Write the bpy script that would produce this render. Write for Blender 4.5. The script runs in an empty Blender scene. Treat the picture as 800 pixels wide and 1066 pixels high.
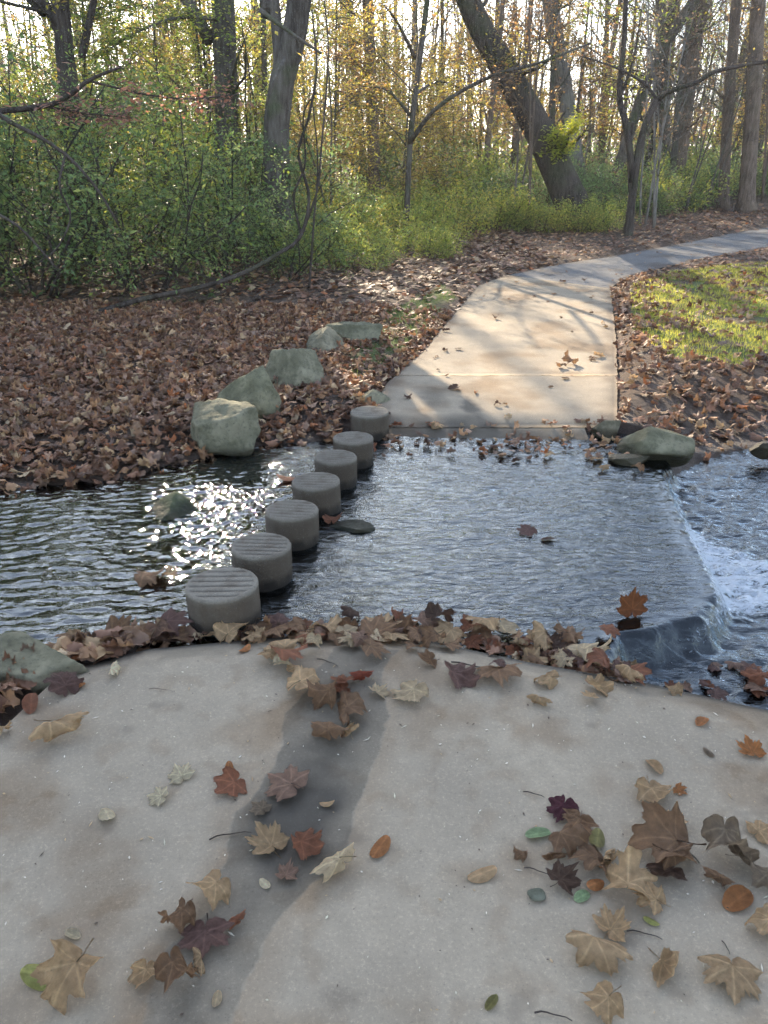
import bpy, math, random
import numpy as np
from mathutils import Vector, Matrix, Euler

sc = bpy.context.scene
COL = sc.collection
R = math.radians
rng = np.random.default_rng(7)
random.seed(7)

# ------------------------------------------------------------------ camera
CAMH = 1.65
FPX = 830.0
PITCH = math.atan(368 / FPX)
cam = bpy.data.cameras.new('camera')
cam.sensor_fit = 'VERTICAL'
cam.angle_y = 2 * math.atan(533 / FPX)
cam.clip_start = 0.05
cam.clip_end = 1500
co = bpy.data.objects.new('camera', cam)
COL.objects.link(co)
co.location = (0, 0, CAMH)
co.rotation_euler = (math.pi / 2 - PITCH, 0, 0)
sc.camera = co


def ray(px, py):
    u = (px - 400) / FPX
    v = -(py - 533) / FPX
    return np.array([u, math.cos(PITCH) + v * math.sin(PITCH), -math.sin(PITCH) + v * math.cos(PITCH)])


def G(px, py, z=0.0):
    """measured point of the place on the level z"""
    d = ray(px, py)
    t = (z - CAMH) / d[2]
    return np.array([d[0] * t, d[1] * t, z])


def P(px, py, Y):
    """measured point of the place at the distance Y ahead"""
    d = ray(px, py)
    t = Y / d[1]
    return np.array([d[0] * t, Y, CAMH + d[2] * t])


# ------------------------------------------------------------------ light
SUN_AZ = R(-12.5)      # left of straight ahead
SUN_EL = R(24)
S = np.array([math.sin(SUN_AZ) * math.cos(SUN_EL), math.cos(SUN_AZ) * math.cos(SUN_EL), math.sin(SUN_EL)])
sl = bpy.data.lights.new('sun', 'SUN')
sl.energy = 5.0
sl.angle = R(0.5)
sl.color = (1.0, 0.84, 0.62)
so = bpy.data.objects.new('sun', sl)
COL.objects.link(so)
so.rotation_euler = Vector(-S).to_track_quat('-Z', 'Y').to_euler()
w = bpy.data.worlds.new('World')
sc.world = w
w.use_nodes = True
nt = w.node_tree
nt.nodes.clear()
sky = nt.nodes.new('ShaderNodeTexSky')
sky.sky_type = 'NISHITA'
sky.sun_disc = False
sky.sun_elevation = SUN_EL
sky.sun_rotation = SUN_AZ
sky.air_density = 1.2
sky.dust_density = 1.5
bg = nt.nodes.new('ShaderNodeBackground')
bg.inputs[1].default_value = 0.15
wo = nt.nodes.new('ShaderNodeOutputWorld')
hs = nt.nodes.new('ShaderNodeHueSaturation')      # thin high cloud greys the blue
hs.inputs['Saturation'].default_value = 0.56
nt.links.new(sky.outputs[0], hs.inputs['Color'])
tint = nt.nodes.new('ShaderNodeMix'); tint.data_type = 'RGBA'; tint.blend_type = 'MULTIPLY'
tint.inputs[0].default_value = 1.0; tint.inputs[7].default_value = (0.90, 1.0, 1.15, 1)
nt.links.new(hs.outputs[0], tint.inputs[6])
nt.links.new(tint.outputs[2], bg.inputs[0])
nt.links.new(bg.outputs[0], wo.inputs[0])
sc.view_settings.view_transform = 'Standard'
sc.view_settings.look = 'None'
sc.view_settings.exposure = 1.66
sc.view_settings.gamma = 1
sc.render.engine = 'CYCLES'
sc.cycles.use_denoising = True
try:
    sc.cycles.denoiser = 'OPENIMAGEDENOISE'
    sc.cycles.denoising_input_passes = 'RGB_ALBEDO'
    sc.cycles.denoising_prefilter = 'NONE'
except Exception:
    pass
sc.cycles.use_adaptive_sampling = True
sc.cycles.adaptive_threshold = 0.02
sc.cycles.max_bounces = 6
sc.cycles.diffuse_bounces = 3
sc.cycles.transparent_max_bounces = 8
sc.cycles.sample_clamp_indirect = 6
sc.cycles.caustics_reflective = False
sc.cycles.caustics_refractive = False


# ------------------------------------------------------------------ noise
_perm = np.random.default_rng(3).permutation(256)
_perm = np.concatenate([_perm, _perm, _perm])
_g = np.random.default_rng(4).uniform(0, 2 * math.pi, 256)
_gx, _gy = np.cos(_g), np.sin(_g)


def pn(x, y):
    """gradient noise, roughly -0.7..0.7"""
    x = np.asarray(x, float); y = np.asarray(y, float)
    xi = np.floor(x).astype(int); yi = np.floor(y).astype(int)
    xf = x - xi; yf = y - yi
    u = xf * xf * xf * (xf * (xf * 6 - 15) + 10); v = yf * yf * yf * (yf * (yf * 6 - 15) + 10)

    def gr(ix, iy, dx, dy):
        k = _perm[(_perm[ix & 255] + iy) & 255]
        return _gx[k] * dx + _gy[k] * dy
    a = gr(xi, yi, xf, yf); b = gr(xi + 1, yi, xf - 1, yf)
    c = gr(xi, yi + 1, xf, yf - 1); d = gr(xi + 1, yi + 1, xf - 1, yf - 1)
    return (a + (b - a) * u) * (1 - v) + (c + (d - c) * u) * v


def fbm(x, y, o=4):
    s = 0; a = 1
    for i in range(o):
        s = s + a * pn(x * 2 ** i + 17 * i, y * 2 ** i - 9 * i); a *= 0.5
    return s


def sst(a, b, x):
    t = np.clip((np.asarray(x, float) - a) / (b - a), 0, 1)
    return t * t * (3 - 2 * t)


def inpoly(x, y, poly):
    x = np.asarray(x, float); y = np.asarray(y, float)
    r = np.zeros(x.shape, bool); n = len(poly)
    for i in range(n):
        x0, y0 = poly[i][:2]; x1, y1 = poly[(i + 1) % n][:2]
        if y0 == y1: continue
        c = ((y0 > y) != (y1 > y)) & (x < (x1 - x0) * (y - y0) / (y1 - y0) + x0)
        r ^= c
    return r


def dpoly(x, y, poly, closed=True):
    """distance to the outline"""
    x = np.asarray(x, float); y = np.asarray(y, float)
    d = np.full(x.shape, 1e9); n = len(poly)
    for i in range(n if closed else n - 1):
        ax, ay = poly[i][:2]; bx, by = poly[(i + 1) % n][:2]
        L = (bx - ax) ** 2 + (by - ay) ** 2 + 1e-12
        t = np.clip(((x - ax) * (bx - ax) + (y - ay) * (by - ay)) / L, 0, 1)
        d = np.minimum(d, np.hypot(x - ax - t * (bx - ax), y - ay - t * (by - ay)))
    return d


# ------------------------------------------------------------------ mesh helpers
class MB:
    def __init__(self):
        self.v = []; self.f3 = []; self.f4 = []; self.c = []; self.n = 0

    def add(self, v, f3=None, f4=None, c=(1, 1, 1)):
        v = np.asarray(v, float).reshape(-1, 3)
        if f3 is not None and len(f3): self.f3.append(np.asarray(f3, int).reshape(-1, 3) + self.n)
        if f4 is not None and len(f4): self.f4.append(np.asarray(f4, int).reshape(-1, 4) + self.n)
        c = np.asarray(c, float)
        if c.ndim == 1: c = np.repeat(c[None], len(v), 0)
        self.c.append(c)
        self.v.append(v); self.n += len(v)

    def mesh(self, name, mat, smooth=True, col=True):
        me = bpy.data.meshes.new(name)
        V = np.concatenate(self.v) if self.v else np.zeros((0, 3))
        f3 = np.concatenate(self.f3) if self.f3 else np.zeros((0, 3), int)
        f4 = np.concatenate(self.f4) if self.f4 else np.zeros((0, 4), int)
        me.vertices.add(len(V)); me.vertices.foreach_set('co', V.astype(np.float32).ravel())
        me.loops.add(f3.size + f4.size)
        me.loops.foreach_set('vertex_index', np.concatenate([f3.ravel(), f4.ravel()]).astype(np.int32))
        me.polygons.add(len(f3) + len(f4))
        st = np.concatenate([np.arange(len(f3)) * 3, f3.size + np.arange(len(f4)) * 4])
        me.polygons.foreach_set('loop_start', st.astype(np.int32))
        me.polygons.foreach_set('use_smooth', np.full(len(st), smooth))
        if col:
            a = me.color_attributes.new('col', 'FLOAT_COLOR', 'POINT')
            C = np.concatenate(self.c); C = np.concatenate([C, np.ones((len(C), 1))], 1)
            a.data.foreach_set('color', C.astype(np.float32).ravel())
        me.materials.append(mat)
        me.update(calc_edges=True); me.validate()
        return me

    def build(self, name, mat, parent=None, smooth=True, col=True):
        return link(name, self.mesh(name, mat, smooth, col), parent)


def link(name, me, parent=None):
    o = bpy.data.objects.new(name, me); COL.objects.link(o)
    if parent is not None: o.parent = parent
    return o


def tag(o, label=None, cat=None, group=None, kind=None):
    if label: o['label'] = label
    if cat: o['category'] = cat
    if group: o['group'] = group
    if kind: o['kind'] = kind
    return o


def empty(name, loc=(0, 0, 0)):
    o = bpy.data.objects.new(name, None); COL.objects.link(o); o.location = loc
    o.empty_display_size = 0.1
    return o


def copy_tree(o, parent=None):
    c = o.copy(); COL.objects.link(c)
    if parent is not None: c.parent = parent
    for ch in list(o.children): copy_tree(ch, c)
    return c


def tube(mb, pts, rad, sides=6, c=(1, 1, 1), cap=True, rough=0.0):
    pts = np.asarray(pts, float); n = len(pts)
    rad = np.broadcast_to(np.asarray(rad, float), (n,))
    t = np.gradient(pts, axis=0); t /= np.linalg.norm(t, axis=1)[:, None] + 1e-9
    ref = np.array([0.31, 0.9, 0.2]) if abs(t[0][2]) > .7 else np.array([0, 0, 1.0])
    a = np.cross(t, ref); a /= np.linalg.norm(a, axis=1)[:, None] + 1e-9
    b = np.cross(t, a)
    th = np.arange(sides) * 2 * math.pi / sides
    rr = rad[:, None] * np.ones(sides)[None]
    if rough:
        ii, jj = np.meshgrid(np.arange(n), th, indexing='ij')
        rr = rr * (1 + rough * (pn(np.cos(jj) * 1.7 + ii * .35 + pts[0][0], np.sin(jj) * 1.7 + ii * .35) + .6 * pn(np.cos(jj) * 4 + ii * .2, np.sin(jj) * 4 + 7)))
    v = pts[:, None] + rr[..., None] * (a[:, None] * np.cos(th)[None, :, None] + b[:, None] * np.sin(th)[None, :, None])
    i, j = np.meshgrid(np.arange(n - 1), np.arange(sides), indexing='ij'); k = (j + 1) % sides
    f4 = np.stack([i * sides + j, i * sides + k, (i + 1) * sides + k, (i + 1) * sides + j], -1).reshape(-1, 4)
    v = v.reshape(-1, 3); f3 = None
    if cap:
        v = np.concatenate([v, pts[:1], pts[-1:]]); m = n * sides
        j = np.arange(sides); k = (j + 1) % sides
        f3 = np.concatenate([np.stack([k, j, np.full(sides, m)], -1), np.stack([(n - 1) * sides + j, (n - 1) * sides + k, np.full(sides, m + 1)], -1)])
    mb.add(v, f3, f4, c)


def smooth_line(pts, n):
    """Catmull-Rom through the points"""
    pts = np.asarray(pts, float)
    p = np.concatenate([[2 * pts[0] - pts[1]], pts, [2 * pts[-1] - pts[-2]]])
    out = []
    for u in np.linspace(0, len(pts) - 1 - 1e-6, n):
        i = int(u); t = u - i
        a, b, c, d = p[i:i + 4]
        out.append(.5 * (2 * b + (c - a) * t + (2 * a - 5 * b + 4 * c - d) * t * t + (3 * b - a - 3 * c + d) * t ** 3))
    return np.array(out)


# ------------------------------------------------------------------ materials
def mat(name):
    m = bpy.data.materials.new(name); m.use_nodes = True
    n = m.node_tree; n.nodes.clear()
    out = n.nodes.new('ShaderNodeOutputMaterial')
    return m, n, out


class NG:
    def __init__(s, n): s.n = n

    def node(s, t, **kw):
        x = s.n.nodes.new(t)
        for k, v in kw.items(): setattr(x, k, v)
        return x

    def l(s, a, b): s.n.links.new(a, b)

    def setin(s, inp, v):
        if hasattr(v, 'default_value') or isinstance(v, bpy.types.NodeSocket): s.l(v, inp)
        elif isinstance(v, (tuple, list)) and len(v) == 3 and inp.type == 'RGBA': inp.default_value = (*v, 1)
        else: inp.default_value = v

    def math(s, op, a, b=None, c=None, clamp=False):
        x = s.node('ShaderNodeMath', operation=op); x.use_clamp = clamp
        s.setin(x.inputs[0], a)
        if b is not None: s.setin(x.inputs[1], b)
        if c is not None: s.setin(x.inputs[2], c)
        return x.outputs[0]

    def mix(s, f, a, b, blend='MIX'):
        x = s.node('ShaderNodeMix', data_type='RGBA', blend_type=blend)
        s.setin(x.inputs[0], f); s.setin(x.inputs[6], a); s.setin(x.inputs[7], b)
        return x.outputs[2]

    def noise(s, vec, scale, detail=4, rough=.55, dist=0):
        x = s.node('ShaderNodeTexNoise'); x.inputs['Scale'].default_value = scale
        x.inputs['Detail'].default_value = detail; x.inputs['Roughness'].default_value = rough
        x.inputs['Distortion'].default_value = dist
        if vec is not None: s.l(vec, x.inputs['Vector'])
        return x.outputs['Fac']

    def ramp(s, f, stops):
        x = s.node('ShaderNodeValToRGB'); e = x.color_ramp.elements
        while len(e) < len(stops): e.new(.5)
        for k, (p, c) in enumerate(stops):
            e[k].position = p; e[k].color = (*c, 1) if len(c) == 3 else c
        s.setin(x.inputs[0], f); return x.outputs[0]

    def vscale(s, vec, sc_):
        x = s.node('ShaderNodeMapping'); x.inputs['Scale'].default_value = sc_; s.l(vec, x.inputs[0]); return x.outputs[0]

    def bump(s, h, strength, dist=.01, nrm=None):
        x = s.node('ShaderNodeBump'); x.inputs['Strength'].default_value = strength; x.inputs['Distance'].default_value = dist
        s.l(h, x.inputs['Height'])
        if nrm is not None: s.l(nrm, x.inputs['Normal'])
        return x.outputs[0]

    def bsdf(s, col, rough=.8, nrm=None, spec=.5):
        x = s.node('ShaderNodeBsdfPrincipled'); s.setin(x.inputs['Base Color'], col); s.setin(x.inputs['Roughness'], rough)
        s.setin(x.inputs['Specular IOR Level'], spec)
        if nrm is not None: s.l(nrm, x.inputs['Normal'])
        return x.outputs[0]

    def attr(s, name, out='Color'):
        x = s.node('ShaderNodeAttribute'); x.attribute_name = name; return x.outputs[out]


def leaf_material(name, source, transl=.45, veins=False, rough=.6, spec=.3):
    m, n, out = mat(name); g = NG(n)
    if source == 'object':
        base = g.node('ShaderNodeObjectInfo').outputs['Color']
        base = g.mix(1.0, base, g.attr('col'), 'MULTIPLY')
    else:
        base = g.attr('col')
    tc = g.node('ShaderNodeTexCoord').outputs['Object']
    nz = g.noise(tc, 3.5 if veins else 9, 8, .7)
    base = g.mix(1.0, base, g.ramp(nz, [(.3, (.72, .66, .6)), (.5, (1.05, 1.03, 1)), (.7, (1.4, 1.36, 1.3))]), 'MULTIPLY')
    nrm = None
    if veins:
        spots = g.noise(tc, 16, 5, .8)
        base = g.mix(g.ramp(spots, [(.62, (0, 0, 0)), (.7, (.55,) * 3)]), base, (.09, .045, .025))
        nrm = g.bump(g.noise(tc, 11, 7, .7), .9, .05)
    a = g.bsdf(base, rough, nrm, spec)
    t = g.node('ShaderNodeBsdfTranslucent'); g.l(base, t.inputs[0])
    ms = g.node('ShaderNodeMixShader'); ms.inputs[0].default_value = transl
    g.l(a, ms.inputs[1]); g.l(t.outputs[0], ms.inputs[2]); g.l(ms.outputs[0], out.inputs[0])
    return m


M_LEAF = leaf_material('leaf_dry', 'object', .22, True)
M_LITTER = leaf_material('leaf_litter', 'col', .2, False)
M_FOL = leaf_material('foliage', 'col', .6, False, .42, .6)


def bark_material(name, c0, c1, moss=0.0):
    m, n, out = mat(name); g = NG(n)
    tc = g.node('ShaderNodeTexCoord').outputs['Object']
    a = g.noise(g.vscale(tc, (14, 14, 2.2)), 1.5, 6, .65)
    b = g.noise(tc, 1.3, 3)
    c = g.mix(g.ramp(a, [(.35, (0, 0, 0)), (.65, (1, 1, 1))]), c0, c1)
    c = g.mix(g.ramp(b, [(.45, (0, 0, 0)), (.7, (.5, .5, .5))]), c, tuple(min(1, x * 1.5) for x in c1))
    if moss: c = g.mix(g.ramp(g.noise(tc, 2.1, 4), [(.5, (0, 0, 0)), (.65, (moss,) * 3)]), c, (.07, .10, .03))
    g.l(g.bsdf(c, .95, g.bump(a, .8, .03), .15), out.inputs[0])
    return m


M_BARK = bark_material('bark_grey', (.05, .04, .032), (.15, .128, .105), .5)
M_BARKD = bark_material('bark_dark', (.035, .027, .022), (.10, .08, .065), .25)
M_BARKP = bark_material('bark_pale', (.11, .095, .08), (.27, .245, .21), .3)
M_BARKR = bark_material('bark_brown', (.085, .06, .045), (.21, .155, .115), .1)


def rock_material():
    m, n, out = mat('rock'); g = NG(n)
    oi = g.node('ShaderNodeObjectInfo')
    tc = g.node('ShaderNodeTexCoord').outputs['Object']
    a = g.noise(tc, 5, 8, .62); b = g.noise(tc, 38, 6, .75)
    c = g.ramp(a, [(.3, (.075, .077, .06)), (.5, (.15, .15, .12)), (.7, (.27, .265, .22))])
    c = g.mix(1.0, c, oi.outputs['Color'], 'MULTIPLY'); c = g.mix(1.0, c, (1.04, 1.0, .90), 'MULTIPLY')
    c = g.mix(g.ramp(g.noise(tc, 9, 5), [(.56, (0, 0, 0)), (.66, (.5,) * 3)]), c, (.22, .19, .13))
    geo = g.node('ShaderNodeNewGeometry').outputs['Position']
    z = g.node('ShaderNodeSeparateXYZ'); g.l(geo, z.inputs[0])
    wet = g.math('SUBTRACT', 1, g.math('SMOOTH_MIN', 1, g.math('MULTIPLY', g.math('MAXIMUM', g.math('ADD', z.outputs[2], .05), 0), 28), .2), clamp=True)
    c = g.mix(wet, c, g.mix(1.0, c, (.35, .33, .30), 'MULTIPLY'))
    c = g.mix(g.ramp(b, [(.35, (.5,) * 3), (.5, (0, 0, 0))]), c, (.06, .06, .045))
    h = g.math('ADD', a, g.math('MULTIPLY', b, .4))
    ro = g.math('SUBTRACT', .9, g.math('MULTIPLY', wet, .4))
    g.l(g.bsdf(c, ro, g.bump(h, .9, .03), .15), out.inputs[0])
    return m


M_ROCK = rock_material()


def concrete_material(name, base=(.355, .292, .212), dark=(.262, .216, .160), bumpy=.55):
    """col.r = wet, col.g = stain, col.b = edge grime; stepping stones darken sides and grooves through these"""
    m, n, out = mat(name); g = NG(n)
    geo = g.node('ShaderNodeNewGeometry').outputs['Position']
    at = g.attr('col'); sp = g.node('ShaderNodeSeparateColor'); g.l(at, sp.inputs[0])
    wet, stain, grime = sp.outputs
    a = g.noise(geo, 1.6, 6, .6); b = g.noise(geo, 14, 6, .65); f = g.noise(geo, 120, 4, .8)
    v = g.node('ShaderNodeTexVoronoi'); v.inputs['Scale'].default_value = 95; g.l(geo, v.inputs['Vector'])
    c = g.mix(g.ramp(a, [(.35, (0, 0, 0)), (.65, (1, 1, 1))]), base, dark)
    c = g.mix(g.ramp(b, [(.42, (0, 0, 0)), (.7, (.6,) * 3)]), c, tuple(x * .74 for x in base))
    c = g.mix(g.ramp(f, [(.54, (0, 0, 0)), (.70, (.5,) * 3)]), c, tuple(min(1, x * 1.5) for x in base))
    c = g.mix(g.ramp(f, [(.28, (.6,) * 3), (.43, (0, 0, 0))]), c, tuple(x * .45 for x in base))
    pits = g.ramp(v.outputs['Distance'], [(.06, (1, 1, 1)), (.13, (0, 0, 0))])
    pitm = g.math('MULTIPLY', pits, g.ramp(g.noise(geo, 31, 2), [(.5, (0, 0, 0)), (.56, (1, 1, 1))]))
    c = g.mix(g.math('MULTIPLY', pitm, .6), c, (.12, .11, .10))
    c = g.mix(g.math('MULTIPLY', stain, .8, clamp=True), c, g.mix(1.0, c, (.66, .56, .48), 'MULTIPLY'))
    c = g.mix(grime, c, (.11, .085, .065))
    c = g.mix(wet, c, g.mix(1.0, c, (.23, .24, .26), 'MULTIPLY'))
    ro = g.math('SUBTRACT', .92, g.math('MULTIPLY', wet, .3))
    h = g.math('ADD', g.math('MULTIPLY', b, .6), g.math('MULTIPLY', f, .35))
    h = g.math('SUBTRACT', h, g.math('MULTIPLY', pitm, .5))
    bs = g.node('ShaderNodeBump'); bs.inputs['Strength'].default_value = bumpy; bs.inputs['Distance'].default_value = .006
    g.l(h, bs.inputs['Height'])
    g.l(g.bsdf(c, ro, bs.outputs[0], .12), out.inputs[0])
    return m


M_CONC = concrete_material('concrete')
M_ASPH = concrete_material('asphalt', (.175, .17, .165), (.13, .128, .125), .6)
M_STONE = concrete_material('cast_concrete', (.215, .188, .150), (.14, .122, .098), 1.0)


def soil_material():
    m, n, out = mat('soil'); g = NG(n)
    geo = g.node('ShaderNodeNewGeometry').outputs['Position']
    at = g.attr('col'); sp = g.node('ShaderNodeSeparateColor'); g.l(at, sp.inputs[0])
    a = g.noise(geo, 3, 8, .65); b = g.noise(geo, 26, 6, .7)
    c = g.ramp(b, [(.3, (.035, .024, .017)), (.5, (.085, .058, .04)), (.7, (.16, .11, .075))])
    c = g.mix(g.ramp(a, [(.4, (0, 0, 0)), (.7, (.6,) * 3)]), c, (.12, .075, .05))
    c = g.mix(sp.outputs[1], c, g.ramp(b, [(.3, (.04, .065, .015)), (.7, (.13, .16, .04))]))
    c = g.mix(sp.outputs[0], c, g.mix(1.0, c, (.5, .47, .45), 'MULTIPLY'))
    ro = g.math('SUBTRACT', .95, g.math('MULTIPLY', sp.outputs[0], .45))
    g.l(g.bsdf(c, ro, g.bump(b, .9, .03), .3), out.inputs[0])
    return m


M_SOIL = soil_material()


def water_material():
    """col.r = foam, col.g = fine ripple amount"""
    m, n, out = mat('water'); g = NG(n)
    geo = g.node('ShaderNodeNewGeometry').outputs['Position']
    at = g.attr('col'); sp = g.node('ShaderNodeSeparateColor'); g.l(at, sp.inputs[0])
    h1 = g.noise(g.vscale(geo, (12, 30, 1)), 1, 3, .55, .8)
    h2 = g.noise(g.vscale(geo, (60, 85, 1)), 1, 3, .6, .3)
    h = g.math('ADD', h1, g.math('MULTIPLY', h2, .15))
    bm = g.bump(g.math('MULTIPLY', h, sp.outputs[1]), 1.0, .016)
    fr = g.node('ShaderNodeFresnel'); fr.inputs[0].default_value = 1.45; g.l(bm, fr.inputs['Normal'])
    tr = g.node('ShaderNodeBsdfTransparent'); tr.inputs[0].default_value = (.30, .30, .29, 1)
    gl = g.node('ShaderNodeBsdfGlossy'); gl.inputs[0].default_value = (.86, .94, 1, 1); gl.inputs['Roughness'].default_value = .03; g.l(bm, gl.inputs['Normal'])
    mx = g.node('ShaderNodeMixShader'); g.l(g.math('MULTIPLY', fr.outputs[0], 1.45, clamp=True), mx.inputs[0]); g.l(tr.outputs[0], mx.inputs[1]); g.l(gl.outputs[0], mx.inputs[2])
    fn = g.noise(g.vscale(geo, (20, 46, 30)), 1, 7, .75, 1.2)
    fm = g.math('GREATER_THAN', g.math('ADD', sp.outputs[0], g.math('MULTIPLY', g.math('SUBTRACT', fn, .5), 1.3)), .5)
    fm = g.math('MULTIPLY', g.math('SMOOTH_MIN', 1, g.math('MULTIPLY', g.math('MAXIMUM', g.math('ADD', g.math('SUBTRACT', sp.outputs[0], .60), g.math('MULTIPLY', g.math('SUBTRACT', fn, .5), 3.6)), 0), 2.6), .1), .93, clamp=True)
    foam = g.bsdf((.66, .71, .76), .5, g.bump(fn, .9, .03), .5)
    m2 = g.node('ShaderNodeMixShader'); g.l(fm, m2.inputs[0]); g.l(mx.outputs[0], m2.inputs[1]); g.l(foam, m2.inputs[2])
    g.l(m2.outputs[0], out.inputs[0])
    return m


M_WATER = water_material()

# ------------------------------------------------------------------ layout of the place (metres)
def curve(pts):
    p = np.array(pts, float)
    return lambda x: np.interp(x, p[:, 0], p[:, 1])


near_shore = curve([(-60, -3), (-12, 1.4), (-4, 2.7), (-2.2, 2.72), (-1.35, 2.55), (-.9, 2.66), (-.26, 2.74), (.2, 2.72), (.55, 2.56), (.9, 2.42), (1.28, 2.27), (2.2, 2.0), (6, 1.2), (14, -1), (60, -8)])
far_shore = curve([(-60, 0), (-12, 3.2), (-4, 4.05), (-2.2, 4.2), (-1.58, 4.36), (-.94, 4.92), (-.3, 5.1), (.5, 5.22), (1.35, 5.05), (1.75, 4.86), (2.5, 5.3), (6, 5.5), (14, 4.4), (60, 2)])
slab_top = curve([(-1.36, 1.86), (-1.25, 2.08), (-1.16, 2.42),  (-.9, 2.56), (-.26, 2.67), (.1, 2.65), (.55, 2.47), (.9, 2.36), (1.28, 2.2), (2.3, 1.9)])

LE = [(396, 452), (394, 440), (391, 418), (404, 398), (441, 365), (470, 330), (499, 297), (528, 286), (580, 275), (640, 266), (700, 255), (760, 243), (800, 236)]
RE = [(612, 466), (643, 440), (643, 415), (643, 385), (641, 345), (638, 318), (636, 300), (648, 291), (668, 284), (700, 276), (740, 268), (775, 262), (800, 257)]
Lp = np.array([G(*p)[:2] for p in LE] + [(14.5, 25.5), (22, 29), (40, 33)])
Rp = np.array([G(*p)[:2] for p in RE] + [(12.0, 20.2), (20, 24.5), (39, 29)])
PATH_POLY = [tuple(p) for p in Lp] + [tuple(p) for p in Rp[::-1]]
NEAR_POLY = [(-1.36, -4), (-1.36, 1.86), (-1.25, 2.08), (-1.16, 2.42), (-.9, 2.56), (-.26, 2.67), (.1, 2.65), (.55, 2.47), (.9, 2.36), (1.28, 2.2), (2.3, 1.9), (2.3, -4)]
DROP = [(1.78, 4.75), (1.66, 4.35), (1.60, 4.02), (1.54, 3.6), (1.50, 3.3), (1.44, 3.05), (1.33, 2.86), (1.1, 2.76), (.93, 2.72), (.8, 2.5)]
drop_x = curve([(p[1], p[0]) for p in DROP[::-1]])
GRASS = [G(*p)[:2] for p in [(655, 300), (700, 285), (800, 275), (870, 290), (860, 350), (770, 385), (700, 375), (660, 350)]]
GRASS2 = [G(*p)[:2] for p in [(350, 385), (400, 330), (460, 300), (475, 312), (440, 350), (395, 390), (370, 400)]]
WL_UP, WL_DN = -.075, -.225


def past_drop(x, y):
    """distance downstream of the lip of the ford, negative upstream"""
    d = dpoly(x, y, DROP, False)
    x = np.asarray(x, float) + .035 * fbm(np.asarray(y) * 3, np.asarray(x) * 3, 3); d = dpoly(x, y, DROP, False)
    s = np.where(x > drop_x(y), 1.0, -1.0)
    s = np.where(np.asarray(y) < 2.5, np.where(np.asarray(x) > .8, 1.0, -1.0), s)
    return d * s


def water_z(x, y):
    s = past_drop(x, y)
    up = WL_UP - .02 * sst(-1, 1.3, x)
    return up + (WL_DN - up) * sst(-.02, .11, s)


def ground_h(x, y):
    x = np.asarray(x, float); y = np.asarray(y, float)
    d = np.minimum(y - near_shore(x), far_shore(x) - y)
    wz = np.where(x > drop_x(y), WL_DN, WL_UP)
    wz = WL_UP + (WL_DN - WL_UP) * sst(-.2, .6, x - drop_x(y))
    n = fbm(x * 1.1, y * 1.1, 4) * .04
    inside = wz - np.clip(d * .55, 0, .17) - .01 + n * .4
    rise = np.clip(-d, 0, 1e3)
    out = wz + .015 + (0.02 - wz) * sst(0, np.where(x > 1.7, 1.5, .7), rise) + .05 * sst(.3, 3, rise) * sst(.5, -1.5, x) + n * sst(0, .6, rise)
    h = np.where(d > 0, inside, out)
    far = sst(14, 60, y)
    h = h + fbm(x * .12, y * .12, 3) * .35 * sst(12, 40, np.hypot(x, y - 8)) + far * .9
    # keep under the paved surfaces
    for poly, lv, wd in ((PATH_POLY, -.055, .18), (NEAR_POLY, -.08, .12)):
        ins = inpoly(x, y, poly); dd = np.where(ins, 0, dpoly(x, y, poly))
        k = 1 - sst(.01, wd, dd)
        tgt = np.where(ins, lv, -.025 if lv > -.07 else -.03)
        tgt = np.minimum(tgt, h) if poly is NEAR_POLY else np.where((d > -.1), np.minimum(h, tgt), tgt)
        h = h * (1 - k) + tgt * k
    # under the ford slab
    fs = (x > np.interp(y, [2.2, 2.9, 5.2], [-.97, -.88, -.30])) & (x < drop_x(y) + .02) & (y > 2.15) & (y < 5.3)
    h = np.where(fs, np.minimum(h, -.2), h)
    return h


def axis(lo, hi, flo, fhi, fine):
    a = [flo + i * fine for i in range(int((fhi - flo) / fine) + 1)]
    s = fine; v = fhi
    while v < hi: s *= 1.09; v += s; a.append(v)
    s = fine; v = flo
    while v > lo: s *= 1.09; v -= s; a.insert(0, v)
    return np.array(a)


def grid_faces(nx, ny):
    i, j = np.meshgrid(np.arange(nx - 1), np.arange(ny - 1), indexing='ij')
    return np.stack([i * ny + j, (i + 1) * ny + j, (i + 1) * ny + j + 1, i * ny + j + 1], -1).reshape(-1, 4)


# ground sheet
ax = axis(-160, 160, -5, 6, .05); ay = axis(-60, 260, 1.5, 11, .05)
X, Y = np.meshgrid(ax, ay, indexing='ij')
Z = ground_h(X, Y)
wetm = sst(.45, .0, Z - np.where(X > drop_x(Y), WL_DN, WL_UP)) * sst(1.2, .2, np.abs(np.minimum(Y - near_shore(X), far_shore(X) - Y)))
gm = np.maximum(inpoly(X, Y, GRASS) * 1.0, inpoly(X, Y, GRASS2) * .8) * sst(-.3, .15, fbm(X * 1.5, Y * 1.5, 3))
mb = MB(); mb.add(np.stack([X, Y, Z], -1), None, grid_faces(len(ax), len(ay)), np.stack([wetm, gm, 0 * gm], -1).reshape(-1, 3))
tag(mb.build('ground', M_SOIL), kind='structure')

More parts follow.
